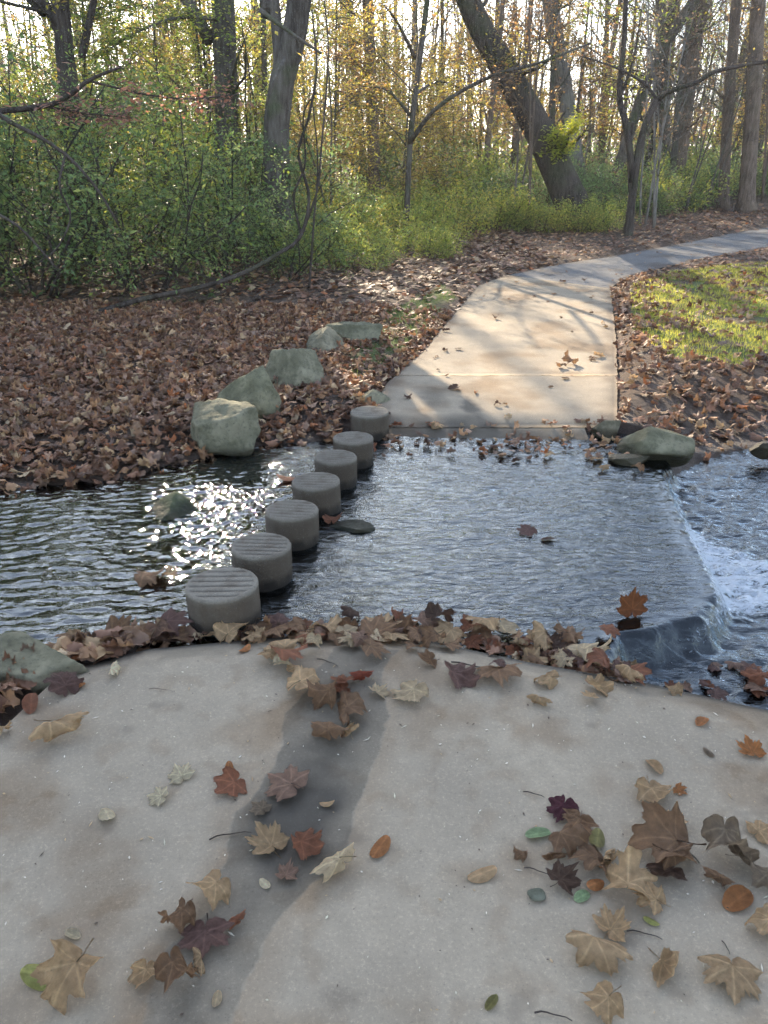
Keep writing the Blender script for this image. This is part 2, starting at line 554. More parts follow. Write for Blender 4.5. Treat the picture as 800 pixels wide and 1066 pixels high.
# water sheet, ripples as real relief
wx = np.concatenate([np.arange(-14, -4.5, .06), np.arange(-4.5, -2.4, .025), np.arange(-2.4, 3.3, .0125), np.arange(3.3, 12, .06)])
wy = np.arange(0.4, 5.62, .0125)
X, Y = np.meshgrid(wx, wy, indexing='ij')
wy_lo = near_shore(X) - .35; keep = (Y > wy_lo) & (Y < far_shore(X) + .4)
Zw = water_z(X, Y); s = past_drop(X, Y)
ford = sst(-1.0, -.5, X) * sst(0, -.15, s); pool = 1 - sst(-1.0, -.4, X); down = sst(-.06, .04, s)
wpx = .25 * pn(X * 1.3, Y * 1.3); wpy = .2 * pn(X * 1.1 + 9, Y * 1.1)
rp = (pn((X + wpx) * 6 + (Y + wpy) * 2, (Y + wpy) * 20 - X * 3.2) * .0068 + pn(X * 13 + 3 * Y, Y * 36 - 5 * X + 5) * .0040 + .0024 * pn(X * 26, Y * 56))
rf = (pn(X * 5 - Y * 3.5, Y * 13 + X * 3) * .0040 + pn(X * 14 + 3, Y * 34 + X * 9) * .0034 + pn(X * 40 + 3, Y * 70) * .0016)
rd = pn(X * 7, Y * 9) * .02 * sst(.9, 0, s) + pn(X * 16, Y * 20 + 4) * .011 * sst(1.4, .1, s) + pn(X * 8, Y * 24) * .006 + pn(X * 45, Y * 55) * .003
Zw = Zw + rp * pool + rf * ford + rd * down
riffle = sst(.62, .2, np.hypot((X + .88) * 1.0, (Y - 4.0) * .62)) * (1 - down)
ux = X + .12 * pn(X * 2.2, Y * 2.2); uy = Y + .10 * pn(X * 2.0 + 5, Y * 2.4)
Zw = Zw + riffle * (pn(ux * 15, uy * 24) * .0085 + pn(ux * 32, uy * 44 + 3) * .0042)
Zw = Zw + ford * (pn(ux * 2.6 - uy * 2.4, uy * 7 + ux * 3) * .0075 + pn(ux * 9 + uy * 7, uy * 15 - ux * 6) * .0028)
FO = [G(*p, -.15)[:2] for p in [(699, 520), (716, 528), (750, 550), (800, 566), (850, 580), (850, 630), (800, 626), (770, 632), (745, 660), (722, 665), (736, 640), (726, 612), (706, 580)]]
fd = np.where(inpoly(X, Y, FO), 1, -1) * dpoly(X, Y, FO)
foam = sst(-.06, .12, fd) * (1.02 - .34 * sst(.2, .8, s) + .34 * fbm(X * 5 - Y * 2, Y * 22 + X * 3, 3)) + .35 * sst(.05, .0, np.abs(fbm(X * 3 - Y, Y * 9, 3) - .05)) * down * sst(1.6, .3, s)
foam = np.where(s < -.005, 0, foam)
Zw = Zw + np.clip(foam, 0, 1) * (np.abs(pn(X * 11, Y * 17)) * .035 + np.abs(pn(X * 28, Y * 38)) * .016)
# small collars of broken water around the stepping stones come from the fine relief only
fine = .16 * pool * (1 - riffle) + .03 * riffle + .55 * ford * (1 - riffle) + .6 * down
nx, ny = X.shape
f = grid_faces(nx, ny); kk = keep.ravel(); f = f[kk[f].all(1)]
used = np.zeros(nx * ny, bool); used[f.ravel()] = True; idx = np.cumsum(used) - 1
mb = MB(); mb.add(np.stack([X, Y, Zw], -1).reshape(-1, 3)[used], None, idx[f], np.stack([foam, fine, 0 * fine], -1).reshape(-1, 3)[used])
tag(mb.build('water', M_WATER), kind='structure')


# paved slabs
def ribbon(A, B, nv, z, colf, name, m, thick=.1, jitter=.004):
    """sheet between edge lines A and B (same count), with a skirt; z may be a function of x, y"""
    A = np.asarray(A); B = np.asarray(B); n = len(A); t = np.linspace(0, 1, nv)
    XY = A[:, None] * (1 - t)[None, :, None] + B[:, None] * t[None, :, None]
    x, y = XY[..., 0], XY[..., 1]
    e = np.zeros_like(x); e[:, 0] = 1; e[:, -1] = 1; e[0] = 1; e[-1] = 1
    x = x + e * jitter * pn(x * 30, y * 30) * 2; y = y + e * jitter * pn(x * 30 + 9, y * 30) * 2
    zz = (z(x, y) if callable(z) else np.full_like(x, z)) + .002 * fbm(x * 3, y * 3, 2) - e * .006
    V = np.stack([x, y, zz], -1); F4 = grid_faces(n, nv)
    c = colf(x, y).reshape(-1, 3)
    V = V.reshape(-1, 3)
    loop = list(range(0, nv)) + [i * nv + nv - 1 for i in range(1, n)] + [(n - 1) * nv + j for j in range(nv - 2, -1, -1)] + [i * nv for i in range(n - 2, 0, -1)]
    low = V[loop].copy(); low[:, 2] -= thick; b = len(V); L = len(loop)
    sk = [[loop[i], b + i, b + (i + 1) % L, loop[(i + 1) % L]] for i in range(L)]
    mb = MB(); mb.add(np.concatenate([V, low]), None, np.concatenate([F4, sk]), np.concatenate([c, c[loop]]))
    # make the normals face up
    me = mb.mesh(name, m)
    if me.polygons[0].normal.z < 0: me.flip_normals()
    return tag(link(name, me), kind='structure')


def resample(pts, ds):
    p = np.asarray(pts); d = np.concatenate([[0], np.cumsum(np.hypot(*np.diff(p, axis=0).T))])
    return d, lambda s: np.stack([np.interp(s, d, p[:, 0]), np.interp(s, d, p[:, 1])], -1)


WETL = [G(*p)[:2] for p in [(350, 668), (418, 672), (398, 700), (404, 745), (396, 780), (384, 812), (369, 850), (350, 905), (312, 935), (290, 960), (262, 1000), (240, 1066), (225, 1140), (120, 1140), (140, 1066), (172, 1000), (222, 940), (240, 885), (244, 842), (286, 795), (300, 745), (330, 695)]]


def near_col(x, y):
    wx_ = x + .03 * fbm(x * 6, y * 6, 5); wy_ = y + .03 * fbm(x * 6 + 8, y * 6, 5)
    d = dpoly(wx_, wy_, WETL); ins = inpoly(wx_, wy_, WETL)
    sd = np.where(ins, d, -d)
    right = sst(.2, -.05, np.abs(x + .15))  # the right rim is the sharper one
    wet = sst(-.003, .006, sd) * (.80 + .2 * sst(.0, .12, sd)) * (.85 + .3 * fbm(x * 5, y * 5, 3))
    mid = sst(.25, -.1, np.hypot((x + .22) * 1.3, (y - 1.62) * .7) - .1)
    wet = np.clip(wet * (.78 + .5 * mid) * (.7 + .3 * sst(.95, 1.5, y)) + sst(.05, .0, slab_top(x) - y) * .7 + .45 * sst(.22, .02, slab_top(x) - y + .08 * fbm(x * 7, y * 7, 3)), 0, 1)
    edge = sst(.10, .0, np.abs(sd)) * (~ins) * .5
    st = np.clip(edge + sst(.05, .5, fbm(x * 2.2 + 4, y * 2.2, 4)) * .7 + .35 * sst(.15, .5, fbm(x * 9, y * 9, 3)), 0, 1)
    gr = np.clip(sst(.10, .0, x + 1.33) * .6 + sst(.35, .6, fbm(x * 4 + 2, y * 4, 4)) * .35, 0, 1)
    return np.stack([wet, st, gr], -1)


def near_z(x, y):
    return -.05 * sst(.22, -.02, slab_top(x) - y) - .004


xs = np.linspace(-1.34, 2.3, 540)
ribbon(np.stack([xs, np.full_like(xs, .35)], -1), np.stack([xs, slab_top(xs)], -1), 330, near_z, near_col, 'concrete_path', M_CONC, .16)
xs = np.linspace(-1.34, 2.3, 40)
ribbon(np.stack([xs, np.full_like(xs, -4)], -1), np.stack([xs, np.full_like(xs, .342)], -1), 40, -.004, near_col, 'concrete_path', M_CONC, .16)


# submerged ford slab
def ford_col(x, y): return np.stack([np.full_like(x, .75), .6 + .5 * fbm(x * 3, y * 3, 3), .15 + .4 * np.clip(fbm(x * 5, y * 5, 3), 0, 1)], -1)


ys = np.linspace(2.22, 4.97, 140)
A = np.stack([np.interp(ys, [2.2, 2.9, 5.2], [-.95, -.86, -.32]), ys], -1)
B = np.stack([np.minimum(drop_x(np.clip(ys, 2.78, 4.7)) - .05, .62 + np.maximum(ys - 2.72, 0) * 3.2), ys], -1)
lo = np.stack([A[:, 0], np.maximum(ys, 0)], -1)


def ford_z(x, y):
    return WL_UP - .032 - .02 * sst(-1, 1.3, x) - .0 * y + .0 * y - .012 * sst(2.9, 2.6, y)


ribbon(A, B, 90, ford_z, ford_col, 'ford_slab', M_CONC, .28, .012)


# far path: two slabs at the water, the long slab, then asphalt
def far_col(x, y):
    dsh = y - far_shore(x)
    wet = np.clip(sst(.34, .05, dsh + .15 * fbm(x * 4, y * 4, 3)) * .85, 0, .9)
    pud = G(492, 424)[:2]; wet = np.maximum(wet, .8 * sst(.16, .05, np.hypot((x - pud[0]) * 1.6, (y - pud[1]) * .5) + .08 * fbm(x * 9, y * 9, 2)))
    pud = G(452, 412)[:2]; wet = np.maximum(wet, .5 * sst(.22, .05, np.hypot((x - pud[0]) * 1.4, (y - pud[1]) * .5) + .08 * fbm(x * 9, y * 9, 2)))
    st = np.clip(sst(.0, .5, fbm(x * 1.4, y * 1.4, 4)), 0, 1)
    dd = dpoly(x, y, PATH_POLY)
    gr = np.clip(sst(.16, .0, dd + .12 * fbm(x * 3, y * 3, 3)) * .7, 0, 1)
    return np.stack([wet, st, gr], -1)


def far_z(x, y):
    return .004 - .016 * sst(6.2, 5.5, y) - .10 * sst(5.50, 5.02, y)


def edge_at(E, y): return np.interp(y, E[:, 1], E[:, 0])


Lm = Lp[np.argsort(Lp[:, 1])]; Rm = Rp[np.argsort(Rp[:, 1])]


def cross_slab(y0, y1, n, name, m, zf=far_z, x1=None):
    ys = np.linspace(y0, y1, n)
    a = np.stack([edge_at(Lm, ys), ys], -1); b = np.stack([edge_at(Rm, ys) if x1 is None else np.full_like(ys, x1), ys], -1)
    return ribbon(b, a, 60, zf, far_col, name, m, .12)


yj = G(500, 437)[1]; yj2 = G(530, 391)[1]
cross_slab(4.98, yj - .003, 16, 'concrete_path', M_CONC, far_z, G(612, 440)[0])
cross_slab(yj + .003, yj2 - .004, 40, 'concrete_path', M_CONC)
# long slab: lines across run from the left edge to the right edge
dl, fl = resample(Lp, 0); dr, fr_ = resample(Rp, 0)
l0 = np.interp(yj2 + .006, Lp[:8, 1], dl[:8]); r0 = np.interp(yj2 + .006, Rp[:8, 1], dr[:8])
l1 = dl[7]; r1 = dr[6]
tt = np.linspace(0, 1, 90)
ribbon(fr_(r0 + (r1 - r0) * tt), fl(l0 + (l1 - l0) * tt), 60, far_z, far_col, 'concrete_path', M_CONC, .12, .01)
ribbon(fr_(r1 + .008 + (dr[-1] - r1 - .008) * tt ** 1.3), fl(l1 + .008 + (dl[-1] - l1 - .008) * tt ** 1.3), 40, .0, far_col, 'asphalt_path', M_ASPH, .12, .02)

# ------------------------------------------------------------------ stepping stones
def stone_mesh(seed):
    r = np.random.default_rng(seed)
    n = 120; rings = 34; Rr = .148; H = .30
    th = np.arange(n) * 2 * math.pi / n
    wob = 1 + .012 * pn(np.cos(th) * 2 + seed, np.sin(th) * 2) + .008 * pn(np.cos(th) * 9, np.sin(th) * 9 + seed)
    v = [(0, 0, 0)]; 
    rows = []
    for k in range(1, rings + 1):
        q = Rr * .965 * k / rings
        x = q * np.cos(th) * wob; y = q * np.sin(th) * wob
        z = np.zeros(n)
        for gy in np.linspace(-.105, .105, 6):
            z -= .009 * np.exp(-((y - gy) / .0060) ** 2) * sst(.012, .022, Rr - np.hypot(x, y))
        z += .0012 * pn(x * 80, y * 80) + .0015 * pn(x * 20, y * 20)
        rows.append(np.stack([x, y, z], -1))
    chip = np.clip(pn(np.cos(th) * 7 + seed * 3, np.sin(th) * 7) - .22, 0, 1) * .05
    rows[-1] = rows[-1] * np.stack([1 - chip * 3, 1 - chip * 3, 1 + chip * 0], -1) - np.stack([0 * chip, 0 * chip, chip * .6], -1)
    rows.append(np.stack([(Rr - chip * .5) * np.cos(th) * wob, Rr * np.sin(th) * wob, -.008 + .002 * pn(th * 9, th * 0 + seed)], -1))
    for z0 in (-.02, -.04, -.06, -.08, -.1, -.13, -.16, -.2, -.25, -H):
        q = Rr * wob * (1.0 + .006 * pn(th * 5, th * 0 + z0 * 60))
        rows.append(np.stack([q * np.cos(th), q * np.sin(th), np.full(n, z0)], -1))
    V = np.concatenate([np.zeros((1, 3))] + rows)
    f3 = [[0, 1 + j, 1 + (j + 1) % n] for j in range(n)]
    m = len(rows); i, j = np.meshgrid(np.arange(m - 1), np.arange(n), indexing='ij'); k = (j + 1) % n
    f4 = np.stack([1 + i * n + j, 1 + (i + 1) * n + j, 1 + (i + 1) * n + k, 1 + i * n + k], -1).reshape(-1, 4)
    wet = np.clip(sst(-.105, -.15, V[:, 2] + .02 * fbm(V[:, 0] * 16, V[:, 1] * 16, 3)) * .95 + .35 * sst(-.006, -.02, V[:, 2]), 0, 1)
    gr = np.clip(.22 * sst(-.005, -.03, V[:, 2]) + .7 * fbm(V[:, 0] * 12 + V[:, 2] * 5, V[:, 1] * 12, 3), 0, .5)
    groove = sst(-.0015, -.005, V[:, 2]) * (V[:, 2] > -.0115) * (np.hypot(V[:, 0], V[:, 1]) < .14)
    c = np.stack([wet, np.clip(sst(-.005, -.03, V[:, 2]) * .9 + .5 * fbm(V[:, 0] * 14, V[:, 1] * 14, 3), 0, 1), np.clip(gr + groove * .5, 0, .8)], -1)  # sides and grooves coloured darker than the flat top
    mb = MB(); mb.add(V, f3, f4, c)
    return mb.mesh('stepping_stone', M_STONE)


words_st = ['nearest and largest looking round concrete stepping stone, beside the drift of leaves', 'round stepping stone second from the near leaf covered bank',
            'third round stepping stone from the near bank, beside the sun glitter', 'middle one of the seven round stepping stones in the water',
            'round stepping stone third from the far concrete slab', 'round stepping stone second from the far bank, next to last of the row',
            'farthest round stepping stone, touching the corner of the far slab']
sm = [stone_mesh(k) for k in range(3)]
SP = [(231, 607, 74), (272, 567, 62), (304, 530, 55), (329, 500, 50), (350, 475, 44), (368, 455, 42), (385, 428, 40)]
stone_xy = []
for k, (px, py, wd) in enumerate(SP):
    p = G(px, py, .085)
    dist = math.hypot(p[1] * math.cos(PITCH) + (CAMH - .085) * math.sin(PITCH), 0)
    rad = wd * dist / FPX / 2 / math.cos(math.atan((px - 400) / FPX))
    o = link('stepping_stone', sm[k % 3])
    o.location = (p[0], p[1], .085)
    s_ = rad / .148
    o.scale = (s_, s_, 1); o.rotation_euler = (R(random.uniform(-1.5, 1.5)), R(random.uniform(-1.5, 1.5)), R(random.uniform(-8, 4)))
    tag(o, words_st[k], 'stepping stone', 'round stepping stones across the stream')
    stone_xy.append((p[0], p[1], rad))


# ------------------------------------------------------------------ boulders
def boulder(name, loc, size, seed, planes, color, label, cat='boulder', rot=0, sub=5, rough=.03, group=None):
    """stone cut from a ball by flat fracture planes, then weathered"""
    r = np.random.default_rng(seed)
    me = bpy.data.meshes.new(name)
    import bmesh
    bm = bmesh.new(); bmesh.ops.create_icosphere(bm, subdivisions=sub, radius=1.0)
    V = np.array([v.co[:] for v in bm.verts])
    P_ = list(planes)
    for _ in range(9):
        n = r.normal(size=3); n /= np.linalg.norm(n); P_.append((*n, r.uniform(.66, .9)))
    d = V / np.linalg.norm(V, axis=1)[:, None]
    rad = np.full(len(V), 1.22)
    for nx_, ny_, nz_, h in P_:
        n = np.array([nx_, ny_, nz_]); n = n / np.linalg.norm(n)
        c = d @ n
        rad = np.where(c > 1e-3, np.minimum(rad, h / np.maximum(c, 1e-3)), rad)
    V = d * rad[:, None]
    nz = fbm(V[:, 0] * 2 + seed, V[:, 1] * 2 + V[:, 2] * 1.7, 4) * rough * 2.2 + pn(V[:, 0] * 9 + V[:, 2] * 5, V[:, 1] * 9 - V[:, 2] * 6) * rough * .8 + pn(V[:, 0] * 3 + V[:, 2] * 22, V[:, 1] * 4 - V[:, 2] * 19) * rough * .35
    V = V * (1 + nz)[:, None] * np.array(size)
    for v, c in zip(bm.verts, V): v.co = c
    for f in bm.faces: f.smooth = True
    bm.to_mesh(me); bm.free(); me.materials.append(M_ROCK)
    o = link(name, me); o.location = loc; o.rotation_euler = (0, 0, rot); o.color = (*color, 1)
    tag(o, label, cat, group)
    return o


GB = 'boulders lining the far left bank'
boulder('boulder', G(231, 455, .02) + [0, .05, .03], (.27, .21, .23), 1, [(-.15, -.35, .93, .62), (.25, -.95, .1, .7), (-.9, -.3, .2, .78), (.8, -.4, .1, .8)], (1.15, 1.1, 1.0), 'large grey green boulder with a flat tilted top at the edge of the water', rot=R(-14), group=GB)
boulder('boulder', G(266, 425, .05) + [0, .05, .02], (.23, .20, .26), 2, [(-.5, -.5, .7, .62), (.7, -.6, .3, .62), (.9, .1, .4, .7)], (1.05, 1.02, .88), 'mossy boulder with a pointed crest, middle one of the three big boulders', rot=R(10), group=GB)
boulder('boulder', G(308, 402, .05) + [.03, .12, .03], (.225, .20, .27), 3, [(.6, -.4, .75, .6), (-.3, -.8, .5, .7), (.9, 0, .2, .8)], (1.15, 1.1, 1.0), 'rounded grey boulder nearest the path of the three big ones', rot=R(-5), group=GB)
boulder('boulder', G(336, 366, .03), (.20, .17, .23), 4, [(-.5, -.3, .8, .6), (.6, -.3, .7, .6)], (1.3, 1.2, 1.12), 'small pale brown pointed rock among leaves by the grass', 'rock', group=GB)
boulder('boulder', G(368, 357, .03) + [0, .1, 0], (.27, .17, .22), 5, [(.1, -.7, .6, .7), (0, 0, 1, .75)], (1.0,.98,.88), 'low dark flat topped rock in the grass beside the far slab', 'rock', group=GB)
boulder('boulder', G(683, 465, -.04) + [0, .02, .0], (.20, .165, .135), 6, [(.1, -.3, .95, .82), (-.8, -.4, .2, .85)], (.95, .93, .82), 'smooth rounded boulder at the water edge right of the far slab', rot=R(-12), rough=.02)
boulder('boulder', G(178, 537, -.085), (.125, .11, .11), 7, [(-.55, -.3, .75, .45), (.6, -.35, .7, .5), (0, -.9, .3, .75)], (.55, .62, .48), 'small wet mossy pointed rock sticking out of the upstream water', 'rock')
boulder('boulder', G(32, 700, -.02) + [-.02, .03, -.04], (.22, .16, .13), 8, [(.05, -.15, .98, .7), (.75, -.6, .1, .75), (0, -.97, .2, .7)], (1.2, 1.13, 1.02), 'grey flat topped boulder cut by the left frame edge beside the near slab', rot=R(-8))
boulder('boulder', G(388, 424, -.01) + [0, .16, .02], (.11, .07, .09), 9, [(-.5, 0, .8, .6), (.5, 0, .8, .6)], (1.35, 1.3, 1.2), 'small pale pointed rock behind the farthest stepping stone', 'rock')
boulder('boulder', G(368, 551, -.09), (.10, .07, .035), 10, [(0, 0, 1, .8)], (.55, .6, .62), 'thin dark flat stone lying in the shallow water beside the stepping stones', 'rock')
boulder('boulder', G(628, 445, -.04) + [.02, -.02, 0], (.10, .07, .07), 11, [(0, -.9, .2, .8), (0, .1, 1, .8)], (.9, .82, .75), 'dark squarish stone in the notch at the corner of the far slab', 'rock')
boulder('boulder', G(655, 480, -.09), (.12, .09, .05), 12, [(0, 0, 1, .8)], (1.0, .95, .9), 'low stone under leaves between the far slab and the smooth boulder', 'rock')
boulder('boulder', G(798, 467, -.12), (.09, .07, .06), 13, [(0, 0, 1, .8)], (.7, .65, .6), 'small dark stone at the right edge of the far bank', 'rock')
boulder('pebble', G(560, 931, .004), (.022, .016, .010), 14, [(0, 0, 1, .8)], (.9, .95, .95), 'small smooth grey green pebble lying on the near slab', 'pebble', sub=3)

# ------------------------------------------------------------------ fallen leaves
OUT = [(0, .98), (7, .84), (12, .86), (18, .74), (26, .60), (33, .74), (38, .73), (44, .92), (49, .86), (55, .80), (61, .74), (70, .57), (80, .62), (88, .72), (97, .74), (107, .60), (122, .52), (140, .44), (158, .40), (172, .28), (180, .08)]
VEINS = [0, 48, -48, 97, -97]


def sycamore(seed, curl=.5, rings=7, simple=False):
    """leaf blade around the point where the stem joins it, length about 1, tip towards +y"""
    r = np.random.default_rng(seed)
    k = [(a, q) for a, q in OUT] + [(360 - a, q) for a, q in OUT[-2:0:-1]]
    ang = np.array([a for a, q in k], float); rad = np.array([q for a, q in k])
    rad = rad * (1 + r.normal(0, .06, len(rad)))
    if not simple:  # extra points between, with teeth
        an, ra = [], []
        for i in range(len(ang)):
            a1 = ang[(i + 1) % len(ang)] + (360 if i == len(ang) - 1 else 0)
            an += [ang[i], (ang[i] + a1) / 2]; ra += [rad[i], (rad[i] + rad[(i + 1) % len(ang)]) / 2 * (1 + r.normal(0, .05))]
        ang, rad = np.array(an), np.array(ra)
    n = len(ang); a = np.radians(ang)
    v = [(0, 0)]; q = []
    fr = np.linspace(0, 1, rings + 1)[1:]
    X = np.concatenate([[0]] + [f * rad * np.sin(a) for f in fr]); Y = np.concatenate([[0]] + [f * rad * np.cos(a) for f in fr])
    al = np.concatenate([[0]] + [a] * rings); rr = np.hypot(X, Y)
    # vein ridges and pleats between them
    dv = np.min([np.abs((al - R(t) + math.pi) % (2 * math.pi) - math.pi) for t in VEINS], 0)
    dist = rr * np.sin(np.minimum(dv, 1.2))
    vein = np.exp(-(dist / .024) ** 2)
    Z = -.16 * np.minimum(dist, .2) * curl * 2
    Z += curl * (.10 * pn(X * 2.3 + seed * 1.7, Y * 2.3 + 3) + .035 * pn(X * 8 + seed, Y * 8) + .16 * rr ** 3 * pn(np.cos(al) * 2.2 + seed, np.sin(al) * 2.2))
    Z += .07 * curl * pn(X * 3 + seed * 3.1, Y * 3) + .10 * curl * rr ** 2 * np.sin(al * r.integers(2, 5) + r.uniform(0, 6)) * r.uniform(.4, 1.3)
    # roll the blade round one or two axes
    for _ in range(2):
        b = r.uniform(0, math.pi); kx = r.normal(0, 1.3) * curl * 1.5
        if abs(kx) > .05:
            u = X * math.cos(b) + Y * math.sin(b); w_ = -X * math.sin(b) + Y * math.cos(b); u0 = r.uniform(-.1, .3)
            Rk = 1 / kx; t = (u - u0) / Rk
            un = u0 + (Rk - Z) * np.sin(t); Z = Rk - (Rk - Z) * np.cos(t); u = un
            X = u * math.cos(b) - w_ * math.sin(b); Y = u * math.sin(b) + w_ * math.cos(b)
    Z = Z + curl * (.09 * np.abs(pn(X * 4.5 + seed * 2.3, Y * 4.5)) + .05 * np.abs(pn(X * 10 + 7, Y * 10 + seed)))
    edge = rr / np.concatenate([[1], np.tile(rad, rings)])
    tone = (1 - .22 * (edge > .97)) * (1 + .12 * pn(X * 5 + seed, Y * 5)) 
    c = np.stack([tone * (1 + .38 * vein), tone * (1 + .44 * vein), tone * (1 + .45 * vein)], -1)
    f3 = [[0, 1 + (j + 1) % n, 1 + j] for j in range(n)]
    i, j = np.meshgrid(np.arange(rings - 1), np.arange(n), indexing='ij'); kk = (j + 1) % n
    f4 = np.stack([1 + i * n + j, 1 + i * n + kk, 1 + (i + 1) * n + kk, 1 + (i + 1) * n + j], -1).reshape(-1, 4)
    V = np.stack([X, Y - .35, Z], -1)
    return V, f3, f4, c


def oval_leaf(seed, curl=.4):
    r = np.random.default_rng(seed); n = 22; a = np.arange(n) * 2 * math.pi / n
    rad = np.stack([.30 * np.sin(a), .5 * np.cos(a)], -1); X = [0]; Y = [0]
    for f in (.35, .7, 1): X += list(rad[:, 0] * f); Y += list(rad[:, 1] * f * (1 + .1 * (f == 1) * r.normal(0, .3, n)))
    X = np.array(X); Y = np.array(Y); Z = curl * (X ** 2 * 2.2 - Y ** 2 * r.uniform(-.6, .8)) + .03 * pn(X * 6 + seed, Y * 6)
    f3 = [[0, 1 + (j + 1) % n, 1 + j] for j in range(n)]
    i, j = np.meshgrid(np.arange(2), np.arange(n), indexing='ij'); k = (j + 1) % n
    f4 = np.stack([1 + i * n + j, 1 + i * n + k, 1 + (i + 1) * n + k, 1 + (i + 1) * n + j], -1).reshape(-1, 4)
    v = np.exp(-(X / .03) ** 2)[:, None] * .3 + 1
    return np.stack([X, Y, Z], -1), f3, f4, np.repeat(v, 3, 1)


leaf_me, leaf_V = {}, {}


def proto(kind, cv, k):
    key = (kind, cv, k)
    if key not in leaf_me:
        V, f3, f4, c = oval_leaf(k + 50, cv) if kind == 'oval' else sycamore(k + 10, cv)
        mb = MB(); mb.add(V, f3, f4, c); leaf_me[key] = mb.mesh('leaf_blade', M_LEAF); leaf_V[key] = V
    return leaf_me[key], leaf_V[key]


stem_me = []
for k in range(3):
    mb = MB(); t = np.linspace(0, 1, 7)
    tube(mb, np.stack([.06 * np.sin(t * 3 + k) * t, -.35 - t * .55, .01 + .10 * t * (k - .6)], -1), np.array([.016, .013, .012, .012, .012, .014, .022]), 5)
    stem_me.append(mb.mesh('leaf_stem', M_LEAF))

C_ = dict(tan=(.60, .405, .225), pale=(.70, .54, .34), brown=(.31, .18, .10), dark=(.13, .075, .05), maroon=(.12, .035, .045), rust=(.32, .13, .07), orange=(.52, .22, .08),
          red=(.30, .07, .035), cream=(.78, .66, .44), olive=(.30, .27, .10), green=(.34, .46, .24), yellow=(.50, .50, .16), grey=(.25, .185, .125), purple=(.19, .105, .085), pink=(.33, .20, .14))


def surf(x, y):
    z = float(ground_h(np.array([x]), np.array([y]))[0])
    d = min(y - float(near_shore(x)), float(far_shore(x)) - y)
    if d > -.25: z = max(z, float(water_z(np.array([x]), np.array([y]))[0]) + .004)
    if inpoly(x, y, NEAR_POLY): z = float(near_z(x, y)) + .002
    if inpoly(x, y, PATH_POLY): z = float(far_z(x, y)) + .004
    return z


def leaf(px, py, spx, colour, kind='syc', cv=.5, label=None, group=None, stem=None, tilt=12, lift=0.0, name='sycamore_leaf', xyz=None, rz=None):
    p = G(px, py, 0) if xyz is None else np.array(xyz)
    if xyz is None:
        z = surf(p[0], p[1]); p = G(px, py, z)
    dist = p[1] * math.cos(PITCH) + (CAMH - p[2]) * math.sin(PITCH)
    size = spx * dist / FPX / (1.5 if kind == 'syc' else .95)
    me, V = proto(kind, cv, random.randrange(5))
    o = link(name, me)
    e = Euler((R(random.uniform(-tilt, tilt)), R(random.uniform(-tilt, tilt)) + (math.pi if random.random() < .4 else 0), R(random.uniform(0, 360) if rz is None else rz)), 'XYZ')
    o.rotation_euler = e; sx = size * random.uniform(.9, 1.1)
    o.scale = (sx * random.uniform(.85, 1.05), sx, sx)
    M = np.array(e.to_matrix()) @ np.diag(o.scale)
    zs = (M @ V.T)[2]
    zb = surf(p[0], p[1])
    o.location = (p[0], p[1], zb - zs.min() * .93 + .001 + lift)
    j = np.random.default_rng(int(px * 7 + py)).uniform(.85, 1.15)
    c = np.array(C_[colour]) * j
    o.color = (*c, 1)
    if stem or (stem is None and kind == 'syc' and random.random() < .45):
        s = link('stem', random.choice(stem_me), o); s.color = (*(c * .5), 1)
    tag(o, label, 'leaf', group)
    return o


